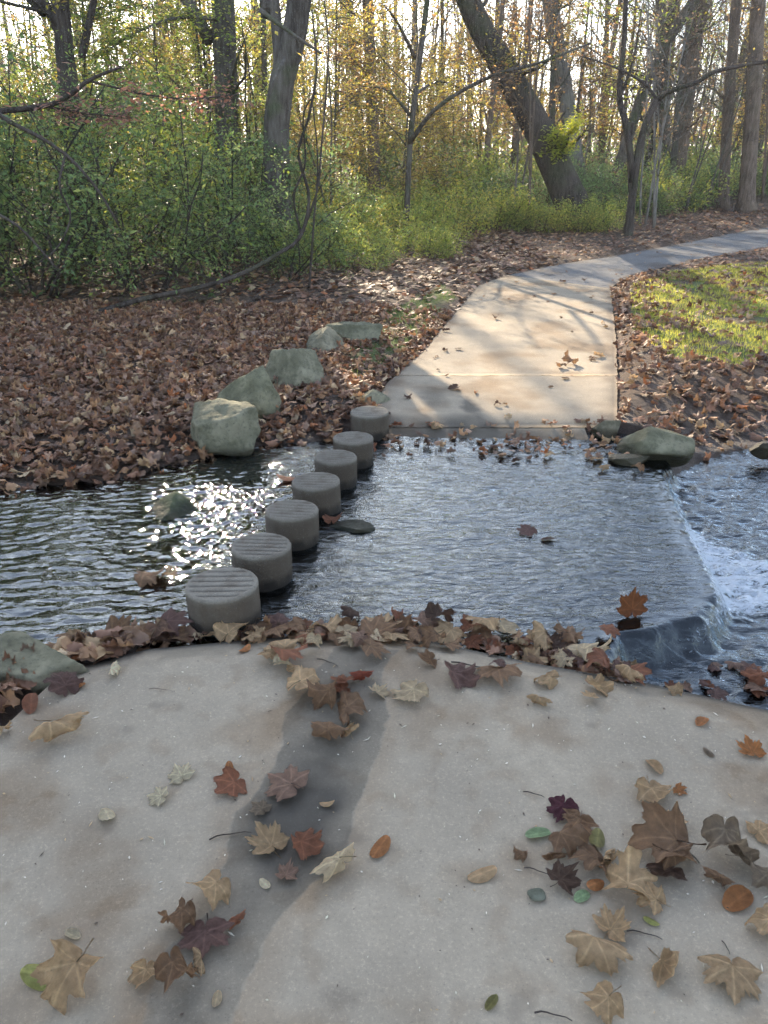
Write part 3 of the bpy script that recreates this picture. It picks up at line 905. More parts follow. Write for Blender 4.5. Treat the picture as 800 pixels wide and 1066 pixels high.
GR = 'sycamore leaves clustered on the right of the near slab'
GLc = 'leaves lying along the dark wet streak'
GM = 'leaves heaped at the top of the wet streak'
L = [
 (625, 1003, 66, 'tan', 'syc', .35, 'large flat tan sycamore leaf, left one of the three near the bottom right', GR),
 (697, 1016, 58, 'tan', 'syc', .6, 'light brown curled sycamore leaf between two others near the bottom right', GR),
 (762, 1026, 60, 'tan', 'syc', .5, 'tan curled sycamore leaf, rightmost of the three near the bottom right', GR),
 (624, 1054, 44, 'tan', 'syc', .5, 'tan leaf cut by the bottom frame edge below the large flat leaf', GR),
 (584, 848, 32, 'maroon', 'syc', .5, 'small dark maroon leaf at the top of the right hand cluster', GR),
 (560, 869, 30, 'green', 'oval', .3, 'pale green oval leaf beside the maroon leaf', None),
 (594, 882, 46, 'brown', 'syc', .9, 'crumpled brown leaf just below the maroon leaf', GR),
 (622, 877, 28, 'olive', 'oval', .6, 'olive tan leaf fragment right of the crumpled brown leaf', GR),
 (612, 900, 40, 'brown', 'syc', .8, 'curled brown leaf in the middle of the right hand cluster', GR),
 (588, 917, 38, 'dark', 'syc', .8, 'dark brown folded leaf at the lower left of the right hand cluster', GR),
 (684, 885, 74, 'brown', 'syc', .5, 'largest brown sycamore leaf on top of the right hand cluster', GR),
 (652, 922, 56, 'tan', 'syc', .6, 'tan sycamore leaf under the largest brown leaf', GR),
 (708, 903, 46, 'brown', 'syc', .8, 'curled mid brown leaf right of the largest brown leaf', GR),
 (673, 940, 38, 'tan', 'syc', .8, 'crinkled tan leaf at the lower edge of the right hand cluster', GR),
 (640, 964, 40, 'tan', 'syc', .8, 'folded tan leaf alone just below the right hand cluster', GR),
 (698, 856, 30, 'tan', 'syc', .6, 'small tan leaf above the largest brown leaf', GR),
 (682, 831, 44, 'tan', 'syc', .6, 'light tan leaf with a small orange leaf at its upper right', GR),
 (709, 824, 18, 'orange', 'syc', .5, 'tiny bright orange leaf touching a light tan leaf', None),
 (757, 893, 54, 'grey', 'syc', .8, 'grey brown crumpled leaf near the right frame edge', GR),
 (787, 918, 42, 'grey', 'syc', .7, 'dark grey brown leaf cut by the right frame edge', GR),
 (768, 937, 34, 'orange', 'oval', .5, 'orange brown oval leaf near the right frame edge', None),
 (789, 966, 44, 'tan', 'syc', .7, 'tan leaf at the right frame edge below the orange oval one', GR),
 (796, 868, 36, 'tan', 'syc', .6, 'tan leaf cut by the right frame edge above the grey brown leaves', GR),
 (606, 934, 18, 'green', 'oval', .3, 'small round pale green leaf below the right hand cluster', None),
 (678, 960, 15, 'yellow', 'oval', .3, 'tiny green yellow leaf below the right hand cluster', None),
 (620, 924, 20, 'orange', 'oval', .6, 'small orange leaf in the right hand cluster', GR),
 (502, 912, 30, 'tan', 'oval', .4, 'single tan triangular leaf scrap left of the right hand cluster', None),
 (540, 892, 22, 'brown', 'syc', .7, 'small brown leaf just left of the right hand cluster', None),
 (396, 884, 30, 'orange', 'oval', .4, 'single orange oval leaf in the middle of the near slab', None),
 (512, 1045, 20, 'olive', 'oval', .6, 'small olive leaf near the middle of the bottom frame edge', None),
 (780, 780, 30, 'orange', 'syc', .8, 'bright orange curled leaf near the right frame edge', None),
 (681, 799, 22, 'tan', 'oval', .8, 'small tan leaf above the light tan leaf on the right', None),
 (738, 785, 13, 'grey', 'oval', .8, 'tiny grey leaf scrap left of the bright orange curled leaf', None),
 (562, 735, 28, 'tan', 'syc', .7, 'small tan leaf alone below the drift at the middle right', None),
 (731, 752, 17, 'orange', 'oval', .7, 'tiny orange leaf right of the middle on the near slab', None),
 (72, 1036, 78, 'tan', 'syc', .7, 'big tan crumpled sycamore leaf in the bottom left corner', None),
 (45, 1021, 40, 'yellow', 'oval', .5, 'yellow green leaf tucked under the big tan leaf at bottom left', None),
 (218, 938, 44, 'tan', 'syc', .6, 'tan leaf at the top of the lower left group', GLc),
 (184, 966, 42, 'brown', 'syc', .8, 'brown curled leaf at the left of the lower left group', GLc),
 (213, 984, 54, 'purple', 'syc', .5, 'purplish brown wet leaf in the middle of the lower left group', GLc),
 (243, 961, 26, 'rust', 'syc', .6, 'small red brown leaf right of the purplish wet leaf', GLc),
 (150, 1021, 36, 'tan', 'syc', .7, 'light brown leaf left of the bottom of the wet streak', GLc),
 (190, 1026, 48, 'brown', 'syc', .8, 'dark crumpled leaf at the bottom of the lower left group', GLc),
 (226, 1041, 17, 'pale', 'oval', .3, 'tiny pale oval leaf by the bottom of the wet streak', None),
 (277, 876, 48, 'tan', 'syc', .6, 'tan leaf at the left of the mid streak group', GLc),
 (323, 884, 46, 'rust', 'syc', .6, 'reddish brown leaf in the middle of the mid streak group', GLc),
 (342, 904, 54, 'pale', 'syc', .6, 'pale tan leaf at the right of the mid streak group', GLc),
 (300, 909, 28, 'pink', 'syc', .6, 'small pinkish brown leaf under the reddish brown leaf', GLc),
 (276, 921, 16, 'cream', 'oval', .3, 'tiny cream leaf below the mid streak group', None),
 (237, 822, 36, 'rust', 'syc', .3, 'flat russet leaf with a tiny orange leaf just above it', None),
 (238, 803, 18, 'orange', 'oval', .7, 'tiny orange leaf just above a flat russet leaf', None),
 (163, 832, 28, 'cream', 'syc', .4, 'cream coloured leaf on the left half of the near slab, middle of three', None),
 (187, 806, 30, 'cream', 'syc', .5, 'cream coloured leaf on the left half, uppermost of three', None),
 (112, 850, 26, 'cream', 'oval', .5, 'cream green leaf on the left half, leftmost of three', None),
 (295, 819, 46, 'pink', 'syc', .6, 'pinkish brown leaf lying across the wet streak', GLc),
 (270, 843, 26, 'grey', 'syc', .7, 'small grey leaf at the left rim of the wet streak', GLc),
 (68, 770, 60, 'tan', 'syc', .8, 'large light brown curled leaf alone near the left frame edge', None),
 (33, 735, 30, 'rust', 'oval', .6, 'salmon red leaf in front of the flat topped boulder', None),
 (5, 764, 26, 'tan', 'syc', .6, 'tan leaf cut by the left frame edge', None),
 (122, 700, 26, 'cream', 'syc', .5, 'cream leaf near the upper left of the near slab', None),
 (76, 974, 18, 'cream', 'oval', .9, 'small white curled leaf scrap on the left side of the near slab', None),
 (341, 838, 16, 'tan', 'oval', .5, 'tiny tan scrap on the right rim of the wet streak', None),
 (375, 706, 30, 'red', 'syc', .5, 'dark red leaf standing on edge above the heap', GM),
 (369, 741, 42, 'brown', 'syc', .7, 'brown glossy leaf at the right of the heap', GM),
 (344, 764, 46, 'brown', 'syc', .6, 'brown leaf at the bottom of the heap', GM),
 (334, 732, 40, 'brown', 'syc', .8, 'crumpled brown leaf in the middle of the heap', GM),
 (322, 716, 50, 'tan', 'syc', .6, 'wide tan leaf at the top left of the heap', GM),
 (424, 727, 44, 'pale', 'syc', .7, 'pale tan leaf right of the heap', None),
 (396, 721, 26, 'pale', 'syc', .7, 'small pale leaf between the heap and the pale tan leaf', None),
 (364, 762, 28, 'tan', 'syc', .7, 'small tan leaf at the lower right of the heap', GM),
 (298, 697, 26, 'cream', 'syc', .5, 'cream leaf left of the heap', None),
 (290, 680, 22, 'cream', 'syc', .5, 'cream leaf just below the near drift on the left', None),
 (255, 676, 18, 'orange', 'oval', .5, 'tiny orange leaf just below the near drift on the left', None),
 (482, 708, 50, 'purple', 'syc', .7, 'purplish brown leaf beside a brown one, below the drift at the centre', None),
 (519, 707, 46, 'brown', 'syc', .5, 'brown flat leaf right of the purplish one', None),
 (566, 711, 32, 'tan', 'syc', .6, 'tan leaf right of the brown flat leaf below the drift', None),
 (625, 717, 34, 'tan', 'syc', .8, 'tan curled leaf below the right end of the drift', None),
 (548, 684, 22, 'rust', 'oval', .7, 'small rust coloured leaf at the lower edge of the drift', None),
 (652, 702, 36, 'pale', 'syc', .8, 'pale leaf at the right end of the drift by the pool', None),
 (600, 668, 40, 'brown', 'syc', .8, 'brown leaf near the right end of the drift', None),
 (83, 714, 16, 'orange', 'oval', .5, 'tiny orange leaf right of the flat topped boulder', None),
 (66, 715, 40, 'purple', 'syc', .9, 'dark curled leaf leaning on the flat topped boulder', None),
 (160, 604, 38, 'brown', 'syc', .9, 'brown leaf floating left of the nearest stepping stone', None),
 (176, 600, 22, 'tan', 'syc', .8, 'light brown leaf beside the floating brown one', None),
 (348, 543, 24, 'rust', 'syc', .9, 'rusty curled leaf in the water by the thin dark stone', None),
 (547, 555, 22, 'purple', 'syc', .7, 'purplish leaf lying in the shallow ford, left of two', None),
 (570, 562, 14, 'dark', 'oval', .9, 'small dark leaf sticking up in the shallow ford, right of two', None),
 (300, 500, 22, 'rust', 'oval', .5, 'rust coloured leaf against the third stepping stone', None),
]
L += [
 (600, 862, 34, 'brown', 'syc', .9, 'rumpled brown leaf between the maroon leaf and the olive fragment', GR),
 (630, 895, 40, 'tan', 'syc', .9, 'tan curled leaf tucked left of the largest brown leaf', GR),
 (690, 915, 42, 'dark', 'syc', .7, 'dark leaf underneath the largest brown leaf', GR),
 (745, 915, 36, 'brown', 'syc', .8, 'brown leaf between the largest brown leaf and the grey brown ones', GR),
 (775, 895, 34, 'grey', 'syc', .9, 'small grey leaf upper right of the grey brown crumpled leaf', GR),
 (578, 893, 30, 'brown', 'syc', .9, 'small rumpled leaf at the left rim of the right hand cluster', GR),
 (205, 1010, 34, 'tan', 'syc', .8, 'tan leaf below the purplish wet leaf', GLc),
 (355, 752, 36, 'brown', 'syc', .9, 'glossy brown leaf folded over the bottom of the heap', GM),
 (350, 722, 30, 'rust', 'syc', .9, 'rusty leaf below the dark red standing leaf', GM),
 (310, 700, 30, 'tan', 'syc', .7, 'tan leaf at the upper rim of the heap', GM),
]
for a in L:
    leaf(a[0], a[1], a[2] * (1.08 if a[2] > 30 else 1), a[3], a[4], min(a[5] + .1, .95) if a[1] > 640 else .5, label=a[6], group=a[7], tilt=14, lift=.004 if a[7] else 0)
o = leaf(655, 655, 36, 'red', 'syc', .3, label='upright red and green leaf standing at the lip of the ford', stem=True, tilt=3)
o.rotation_euler = (R(78), R(6), R(8)); o.location.z += .05; o.color = (.26, .095, .035, 1)

# the drift along the near edge of the water
cols = ['brown'] * 6 + ['tan'] * 6 + ['rust'] * 3 + ['dark'] * 2 + ['purple'] + ['pale'] * 2 + ['pink']
drift = [(70, 668), (112, 664), (150, 660), (200, 652), (262, 650), (300, 652), (340, 652), (380, 650), (420, 652), (470, 655), (520, 664), (565, 672), (605, 685), (650, 690), (664, 694)]
dens = [.3, .4, .6, .8, 1, 1, 1, 1.1, 1.2, 1.2, 1.1, 1.1, 1, .7, .4]
n = 0
while n < 112:
    u = random.uniform(0, len(drift) - 1.001); i = int(u); t = u - i
    if random.random() > dens[i]: continue
    px = drift[i][0] * (1 - t) + drift[i + 1][0] * t; py = drift[i][1] * (1 - t) + drift[i + 1][1] * t
    q = random.gauss(0, 1); py += q * (6 if px > 280 else 4) + 5 + (random.expovariate(1 / 13) if random.random() < .3 and px > 250 else 0)
    part = 'left part' if px < 300 else 'middle part' if px < 480 else 'right part'
    leaf(px, py, random.choice([22, 26, 30, 34, 40, 44]), random.choice(cols), 'syc', random.choice([.4, .6, .8]), tilt=20, lift=random.uniform(0, .02) * (abs(q) < 1),
         label='brown fallen leaf in the %s of the drift along the near water edge' % part, group='drift of leaves along the near water edge, ' + part)
    n += 1
# flat leaves floating in the corner pool
for k in range(15):
    px = random.uniform(672, 800); py = random.uniform(690, 716) + (px - 672) * .06 - 4
    leaf(px, py, random.choice([14, 18, 24]), random.choice(['purple', 'brown', 'pink', 'rust']), 'syc', .3, tilt=3, label='wet leaf floating in the pool at the right end of the near slab', group='leaves floating in the right corner pool')
leaf(786, 708, 42, 'rust', 'syc', .9, label='rust brown curled leaf on the slab corner at the right frame edge', tilt=20)
leaf(700, 728 - 10, 22, 'tan', 'syc', .7, label='tan leaf on the rim of the near slab by the corner pool')
# leaves at the far edge of the ford
for k in range(30):
    px = random.gauss(560, 75) if k < 20 else random.uniform(610, 665); py = (452 + (px - 400) * .07 + random.gauss(0, 7)) if k < 20 else random.uniform(450, 498)
    px = min(max(px, 405), 668)
    s_ = 'along the far edge of the ford' if k < 20 else 'heaped beside the corner of the far slab'
    leaf(px, py, random.choice([9, 12, 15, 18]), random.choice(cols), 'syc', .7, tilt=20, label='brown leaf ' + s_, group='leaves ' + s_)
for px, py in ((388, 470), (402, 462), (415, 452)):
    leaf(px, py, 14, 'rust', 'syc', .9, tilt=20, label='rusty leaf caught by the farthest stepping stones', group='leaves caught by the farthest stepping stones')
# small leaves on the far slabs
for px, py, s_, cc in [(592, 379, 20, 'brown'), (585, 383, 14, 'brown'), (623, 372, 15, 'tan'), (618, 375, 12, 'brown'), (588, 394, 9, 'dark'), (474, 405, 13, 'dark'), (494, 409, 10, 'orange'), (464, 345, 11, 'dark')]:
    leaf(px, py, s_, cc, 'syc', .8, tilt=18, label={20: 'largest brown leaf of the pair on the far concrete slab', 14: 'smaller brown leaf beside the largest one on the far slab', 15: 'tan leaf near the right edge of the far slab', 12: 'brown leaf touching the tan one at the right edge of the far slab', 9: 'tiny dark leaf below the pair on the far slab', 13: 'dark leaf left of the orange one on the far slab', 10: 'small orange leaf on the far slab', 11: 'dark leaf near the left edge of the far slab'}[s_])
for k in range(15):
    py = random.uniform(288, 430); 
    xl = np.interp(py, [297, 330, 365, 398, 440], [499, 470, 441, 404, 394]); px = random.uniform(xl + 6, 636)
    leaf(px, py, random.choice([6, 7, 9]), random.choice(['brown', 'dark', 'tan', 'brown']), 'syc', .7, tilt=10, label='tiny brown leaf scattered on the far concrete path', group='tiny leaves scattered on the far path')

# twigs and bits on the near slab
def stick(a, b, r0, label, name='twig', m=None, z=.006, bend=.1, cat='twig'):
    p = [G(a[0], a[1], z), G(b[0], b[1], z)]; n = 7
    t = np.linspace(0, 1, n)[:, None]; q = p[0] * (1 - t) + p[1] * t
    L_ = np.linalg.norm(p[1] - p[0]); per = np.array([-(p[1] - p[0])[1], (p[1] - p[0])[0], 0]) / L_
    q = q + per * bend * L_ * np.sin(t * math.pi) + per * .03 * L_ * np.sin(t * 9)
    for i in range(n): q[i][2] = surf(q[i][0], q[i][1]) + r0 + .002
    c = q[0].copy(); mb = MB(); tube(mb, q - c, np.linspace(r0, r0 * .5, n), 5)
    o = mb.build(name, m or M_BARKD); o.location = c; tag(o, label, cat); return o


stick((218, 873), (262, 866), .0022, 'thin dark twig left of the mid streak group of leaves')
stick((545, 823), (567, 829), .0018, 'short dark twig above the maroon leaf')
stick((546, 902), (575, 912), .0018, 'dark twig at the left of the right hand cluster')
stick((690, 865), (728, 898), .0035, 'thick dark stick lying across the largest brown leaf', bend=.05)
stick((653, 968), (690, 977), .0018, 'thin dark twig below the right hand cluster')
stick((752, 978), (760, 992), .0016, 'very short twig near the lower right edge')
stick((557, 1053), (596, 1062), .0022, 'dark twig near the bottom edge left of the big flat leaf')
stick((470, 688), (520, 697), .003, 'long twig lying below the drift at the centre', bend=.02)
stick((330, 640 + 45), (352, 693), .0022, 'short twig at the top of the wet streak')
stick((155, 716), (180, 719), .0014, 'faint straw twig on the upper left of the near slab', m=M_BARKR)

mb = MB(); r = np.random.default_rng(21)
for k in range(560):
    x = r.uniform(-1.2, 1.9); y = r.uniform(.95, 2.45)
    if y > slab_top(x) - .05: continue
    a = r.uniform(0, math.pi); l = r.choice([.003, .004, .006, .012], p=[.42, .3, .2, .08]) ; wd = l * r.uniform(.25, .6) if l < .009 else .0022
    ca, sa = math.cos(a), math.sin(a); z = near_z(x, y) + .003
    v = np.array([[-l, 0, 0], [0, -wd, .001], [l, 0, .001], [0, wd, 0], [0, 0, .003]])
    v = np.stack([v[:, 0] * ca - v[:, 1] * sa + x, v[:, 0] * sa + v[:, 1] * ca + y, v[:, 2] + z], -1)
    c = [(.62, .58, .48), (.10, .07, .05), (.42, .30, .17), (.5, .48, .36)][r.choice(4, p=[.35, .3, .2, .15])]
    mb.add(v, [[0, 1, 4], [1, 2, 4], [2, 3, 4], [3, 0, 4]], None, c)
tag(mb.build('seed_bits', M_LITTER), 'tiny pale and dark seeds and flakes strewn over the near slab', 'seeds', kind='stuff')

# ------------------------------------------------------------------ leaf litter
LIT = np.array([(.20, .10, .065), (.27, .15, .09), (.34, .20, .125), (.15, .075, .05), (.30, .19, .15), (.24, .13, .095), (.40, .27, .17), (.34, .13, .06), (.19, .12, .10), (.46, .34, .24)]) * np.array([.98, .98, .86])
LITP = np.array([.17, .17, .12, .14, .12, .1, .06, .03, .06, .03])


def litter(pts, size, name, label, seed, detail=True, group=None, zf=None):
    r = np.random.default_rng(seed); n = len(pts)
    protos = []
    for k in range(8):
        if detail:
            V, f3, f4, c = sycamore(100 + k, .75, 2, True); protos.append((V, np.array(f3), f4))
        else:
            a = np.arange(7) * 2 * math.pi / 7; q = r.uniform(.4, .75, 7)
            V = np.concatenate([[[0, 0, .1]], np.stack([q * np.cos(a), q * np.sin(a), r.uniform(-.1, .2, 7)], -1)]); protos.append((V, np.array([[0, 1 + j, 1 + (j + 1) % 7] for j in range(7)]), None))
    pick = r.integers(0, 8, n); mb = MB()
    x, y = pts[:, 0], pts[:, 1]; z = ground_h(x, y)
    z = np.where(inpoly(x, y, PATH_POLY), far_z(x, y), z)
    if zf is not None: z = zf(x, y)
    sz = size * r.uniform(.6, 1.25, n)
    a = r.uniform(0, 2 * math.pi, n); tx = r.normal(0, .24, n); ty = r.normal(0, .24, n)
    col = LIT[r.choice(len(LIT), n, p=LITP)] * r.uniform(.45, 1.3, n)[:, None]
    for k in range(8):
        m = pick == k
        if not m.any(): continue
        V, f3, f4 = protos[k]; nv = len(V)
        Vx = V[None] * sz[m][:, None, None]
        zz = Vx[..., 2] + Vx[..., 0] * np.sin(tx[m])[:, None] + Vx[..., 1] * np.sin(ty[m])[:, None]
        ca, sa = np.cos(a[m])[:, None], np.sin(a[m])[:, None]
        X_ = Vx[..., 0] * ca - Vx[..., 1] * sa + x[m][:, None]; Y_ = Vx[..., 0] * sa + Vx[..., 1] * ca + y[m][:, None]
        zz = zz - zz.min(1, keepdims=True) * .75 + z[m][:, None] + r.uniform(0, .022, m.sum())[:, None]
        W = np.stack([X_, Y_, zz], -1).reshape(-1, 3); off = np.arange(m.sum())[:, None, None] * nv
        mb.add(W, (f3[None] + off).reshape(-1, 3), None if f4 is None else (f4[None] + off).reshape(-1, 4), np.repeat(col[m], nv, 0))
    return tag(mb.build(name, M_LITTER), label, 'leaf litter', kind='stuff')


def scatter(n, x0, x1, y0, y1, seed, dens):
    r = np.random.default_rng(seed); x = r.uniform(x0, x1, n); y = r.uniform(y0, y1, n)
    k = r.uniform(0, 1, n) < dens(x, y); return np.stack([x[k], y[k]], -1)


def dry(x, y, marg=0.0): return (y > far_shore(x) - marg) & ~inpoly(x, y, PATH_POLY)


def d_left(x, y):
    d = np.where(dry(x, y, .06), 1.0, 0.0)
    g = inpoly(x, y, GRASS2); return d * np.where(g, .3, 1) * np.where(y - far_shore(x) < .08, .6, 1)


litter(scatter(30000, -7.5, .9, 4.0, 9.5, 1, lambda x, y: d_left(x, y) * (x < edge_at(Lm, y) + .1)), .051, 'leaf_litter', 'deep red brown leaf litter covering the bank behind the boulders', 31)
litter(scatter(24000, -16, 3, 9.3, 20, 2, lambda x, y: d_left(x, y) * .8), .075, 'leaf_litter', 'leaf litter beneath the left hand shrubs', 32, False)


def d_right(x, y):
    dp = dpoly(x, y, PATH_POLY); g = inpoly(x, y, GRASS)
    pat = sst(-.35, .25, fbm(x * 1.4 + 3, y * 1.4, 3))
    bare = inpoly(x, y, [G(*p)[:2] for p in [(690, 430), (800, 425), (850, 440), (850, 468), (720, 462)]])
    near = sst(.9, .0, dp)
    return dry(x, y, .03) * np.clip(np.where(g, .12 + .5 * near + .4 * sst(.0, .35, fbm(x * 2 + 9, y * 2, 3)), .45 + .5 * pat) * np.where(bare, .6, 1), 0, 1)


litter(scatter(13000, 1.6, 8.5, 4.4, 12.5, 3, lambda x, y: d_right(x, y) * (x > edge_at(Rm, y))), .058, 'leaf_litter', 'scattered leaves over the dirt and grass bank on the right', 33)
litter(scatter(30000, 1, 22, 12, 27, 4, lambda x, y: dry(x, y) * np.where(dpoly(x, y, PATH_POLY) < 2.5, .9, .6)), .062, 'leaf_litter', 'leaves lining both sides of the asphalt path', 34, False)
litter(scatter(9000, -30, 40, 20, 50, 5, lambda x, y: dry(x, y) * .9), .12, 'leaf_litter', 'leaves on the floor of the far wood', 35, False)
litter(scatter(1500, -6, -.1, 3.9, 5.3, 6, lambda x, y: (np.abs(y - far_shore(x) + .05) < .13) * .9), .07, 'leaf_litter', 'wet leaves matted along the far water line', 36)
litter(scatter(3600, -3, -.9, .4, 2.75, 7, lambda x, y: ((y < near_shore(x) + .05) & ~inpoly(x, y, NEAR_POLY)) * .7), .07, 'leaf_litter', 'damp leaves on the ground left of the near slab', 37)
litter(scatter(500, 2.3, 6, -.5, 2.2, 8, lambda x, y: (y < near_shore(x)) * .9), .08, 'leaf_litter', 'leaves on the near bank beyond the right end of the slab', 38)
pp = [(-9, -9)]
r = np.random.default_rng(61)
while len(pp) < 170:
    u = r.uniform(0, len(drift) - 1.001); i = int(u); t = u - i
    if r.uniform() > dens[i]: continue
    q = G(drift[i][0] * (1 - t) + drift[i + 1][0] * t, drift[i][1] * (1 - t) + drift[i + 1][1] * t + 4 + r.normal(0, 6), -.05); pp.append(q[:2])
litter(np.array(pp[1:]), .042, 'leaf_drift', 'small leaf pieces filling the drift along the near water edge', 62, zf=lambda x, y: np.maximum(np.where(y < slab_top(x), near_z(x, y), -.09), -.09))
pp = scatter(420, .2, 9, 5.3, 18, 63, lambda x, y: inpoly(x, y, PATH_POLY) * (.3 + .7 * sst(.5, 0, dpoly(x, y, PATH_POLY))))
litter(pp, .034, 'leaf_scraps', 'tiny leaf scraps strewn over the far path', 64, zf=far_z)
pp = scatter(150, .0, 1.7, 4.75, 5.35, 65, lambda x, y: .8 + 0 * x)
litter(pp, .042, 'leaf_scraps', 'small wet leaves stranded along the far edge of the ford', 66, zf=lambda x, y: np.maximum(far_z(x, y), -.09))
# leaves sunk on the bed of the stream
pp = scatter(260, -4, -1.0, 2.7, 4.5, 9, lambda x, y: (y > near_shore(x)) & (y < far_shore(x)))
litter(pp, .06, 'sunken_leaves', 'sunken leaves on the bed of the upstream water', 39)


# ------------------------------------------------------------------ grass and low plants
def grass(pts, h, wd, name, label, seed, c0, c1):
    r = np.random.default_rng(seed); n = len(pts); x, y = pts[:, 0], pts[:, 1]; z = ground_h(x, y) - .005
    a = r.uniform(0, 2 * math.pi, n); hh = h * r.uniform(.4, 1.3, n); ln = r.uniform(.1, .8, n) * hh
    dx, dy = np.cos(a), np.sin(a)
    b0 = np.stack([x - dy * wd, y + dx * wd, z], -1); b1 = np.stack([x + dy * wd, y - dx * wd, z], -1)
    m0 = np.stack([x + dx * ln * .4 - dy * wd * .7, y + dy * ln * .4 + dx * wd * .7, z + hh * .6], -1); m1 = m0 + np.stack([dy * wd * 1.4, -dx * wd * 1.4, 0 * x], -1)
    t = np.stack([x + dx * ln, y + dy * ln, z + hh], -1)
    V = np.stack([b0, b1, m0, m1, t], 1).reshape(-1, 3); o = np.arange(n)[:, None] * 5
    c = np.array(c0) + (np.array(c1) - np.array(c0)) * r.uniform(0, 1, n)[:, None]
    mb = MB(); mb.add(V, o + np.array([[2, 3, 4]]), o + np.array([[0, 1, 3, 2]]), np.repeat(c, 5, 0))
    return tag(mb.build(name, M_FOL), label, 'grass', kind='stuff')


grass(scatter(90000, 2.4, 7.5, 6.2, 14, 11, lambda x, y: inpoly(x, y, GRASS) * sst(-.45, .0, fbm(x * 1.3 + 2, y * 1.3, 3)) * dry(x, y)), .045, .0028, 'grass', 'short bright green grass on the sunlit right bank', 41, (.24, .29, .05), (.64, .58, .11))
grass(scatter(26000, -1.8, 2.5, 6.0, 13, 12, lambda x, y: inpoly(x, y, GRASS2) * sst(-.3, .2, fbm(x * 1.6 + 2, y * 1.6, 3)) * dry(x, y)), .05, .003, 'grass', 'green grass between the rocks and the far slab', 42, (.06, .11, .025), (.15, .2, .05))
grass(scatter(14000, -7, .5, 4.4, 10, 14, lambda x, y: sst(.22, .5, fbm(x * .9 + 5, y * 1.1, 3)) * dry(x, y)), .06, .004, 'ground_plants', 'low green sprigs showing through the leaves of the left bank', 44, (.06, .10, .03), (.16, .2, .07))
grass(scatter(9000, 2.0, 9, 5.0, 13, 13, lambda x, y: sst(.1, .5, fbm(x * 1.1, y * 1.1, 3)) * dry(x, y)), .04, .0025, 'grass', 'thin grass tufts among the leaves of the right bank', 43, (.08, .11, .03), (.2, .2, .08))

# ------------------------------------------------------------------ vegetation
def cards(mb, pts, size, col, r, flat=.5, aspect=.5, dirs=None):
    """small folded leaves, one per point"""
    pts = np.asarray(pts, float).reshape(-1, 3); n = len(pts)
    if n == 0: return
    nrm = r.normal(size=(n, 3)); nrm[:, 2] = np.abs(nrm[:, 2]) + flat * 2; nrm /= np.linalg.norm(nrm, axis=1)[:, None]
    d = r.normal(size=(n, 3)) if dirs is None else dirs + r.normal(0, .5, (n, 3))
    d -= nrm * (d * nrm).sum(1)[:, None]; d /= np.linalg.norm(d, axis=1)[:, None] + 1e-9
    s = np.cross(nrm, d); L_ = (size * r.choice([.5, .7, .9, 1.2, 1.6], n, p=[.2, .25, .25, .2, .1]) * r.uniform(.85, 1.15, n))[:, None]
    W_ = L_ * aspect
    v = np.stack([pts, pts + d * L_ * .5 + s * W_ * .5 + nrm * L_ * .08, pts + d * L_, pts + d * L_ * .5 - s * W_ * .5 + nrm * L_ * .08], 1).reshape(-1, 3)
    o = np.arange(n)[:, None] * 4
    mb.add(v, np.concatenate([o + np.array([[0, 1, 2]]), o + np.array([[0, 2, 3]])]), None, np.repeat(np.asarray(col), 4, 0))


def pal(r, n, cols, p=None, jit=.25):
    c = np.array(cols, float)[r.choice(len(cols), n, p=p)]
    return c * r.uniform(1 - jit, 1 + jit, n)[:, None]


def wander(r, p, d, L_, n, wob, up=0.0):
    pts = [np.array(p, float)]; d = np.array(d, float); d /= np.linalg.norm(d); st = L_ / (n - 1)
    for _ in range(n - 1):
        d = d + r.normal(0, wob, 3) + np.array([0, 0, up]); d /= np.linalg.norm(d)
        pts.append(pts[-1] + d * st)
    return np.array(pts)


def grow(r, W, F, p, d, L_, rad, lev, q):
    """branch with side branches; q holds the habit of the plant"""
    last = len(q['kids'])
    n = 7 if lev == 0 else 5 if lev == 1 else 4
    pts = wander(r, p, d, L_, n, q['wob'][lev], q['up'][lev])
    tube(W, pts, np.linspace(rad, max(rad * q['taper'], q['rmin']), n), [7, 5, 4, 3, 3][lev], (1, 1, 1), lev < 2)
    if lev >= last - q.get('leaf_levels', 1) and F is not None and q['leaves']:
        m = r.poisson(q['leaves'] * L_)
        if m:
            t = r.uniform(.1, 1.05, m) * (n - 1); i = np.clip(t.astype(int), 0, n - 2); f = (t - i)[:, None]
            pp = pts[i] * (1 - f) + pts[i + 1] * f + r.normal(0, q.get('spread', .03), (m, 3))
            cards(F, pp, q['size'], pal(r, m, q['cols'], q.get('p')), r, q.get('flat', .4), q.get('aspect', .5))
    if lev < last:
        k = max(1, r.poisson(q['kids'][lev]))
        for _ in range(k):
            t = r.uniform(q['from'][lev], 1) * (n - 1); i = min(int(t), n - 2); f = t - i
            b = pts[i] * (1 - f) + pts[i + 1] * f; ax_ = pts[i + 1] - pts[i]; ax_ /= np.linalg.norm(ax_)
            s = r.normal(size=3); s -= ax_ * s.dot(ax_); s /= np.linalg.norm(s); a = R(r.uniform(*q['ang'][lev]))
            nd = ax_ * math.cos(a) + s * math.sin(a)
            nd[2] = nd[2] * (1 - q.get('flatten', 0)) 
            fall = 1 - .5 * t / (n - 1)
            grow(r, W, F, b, nd, L_ * q['len'][lev] * r.uniform(.6, 1.2) * (fall + .25), max(rad * q['thin'][lev] * fall, q['rmin']), lev + 1, q)
    return pts


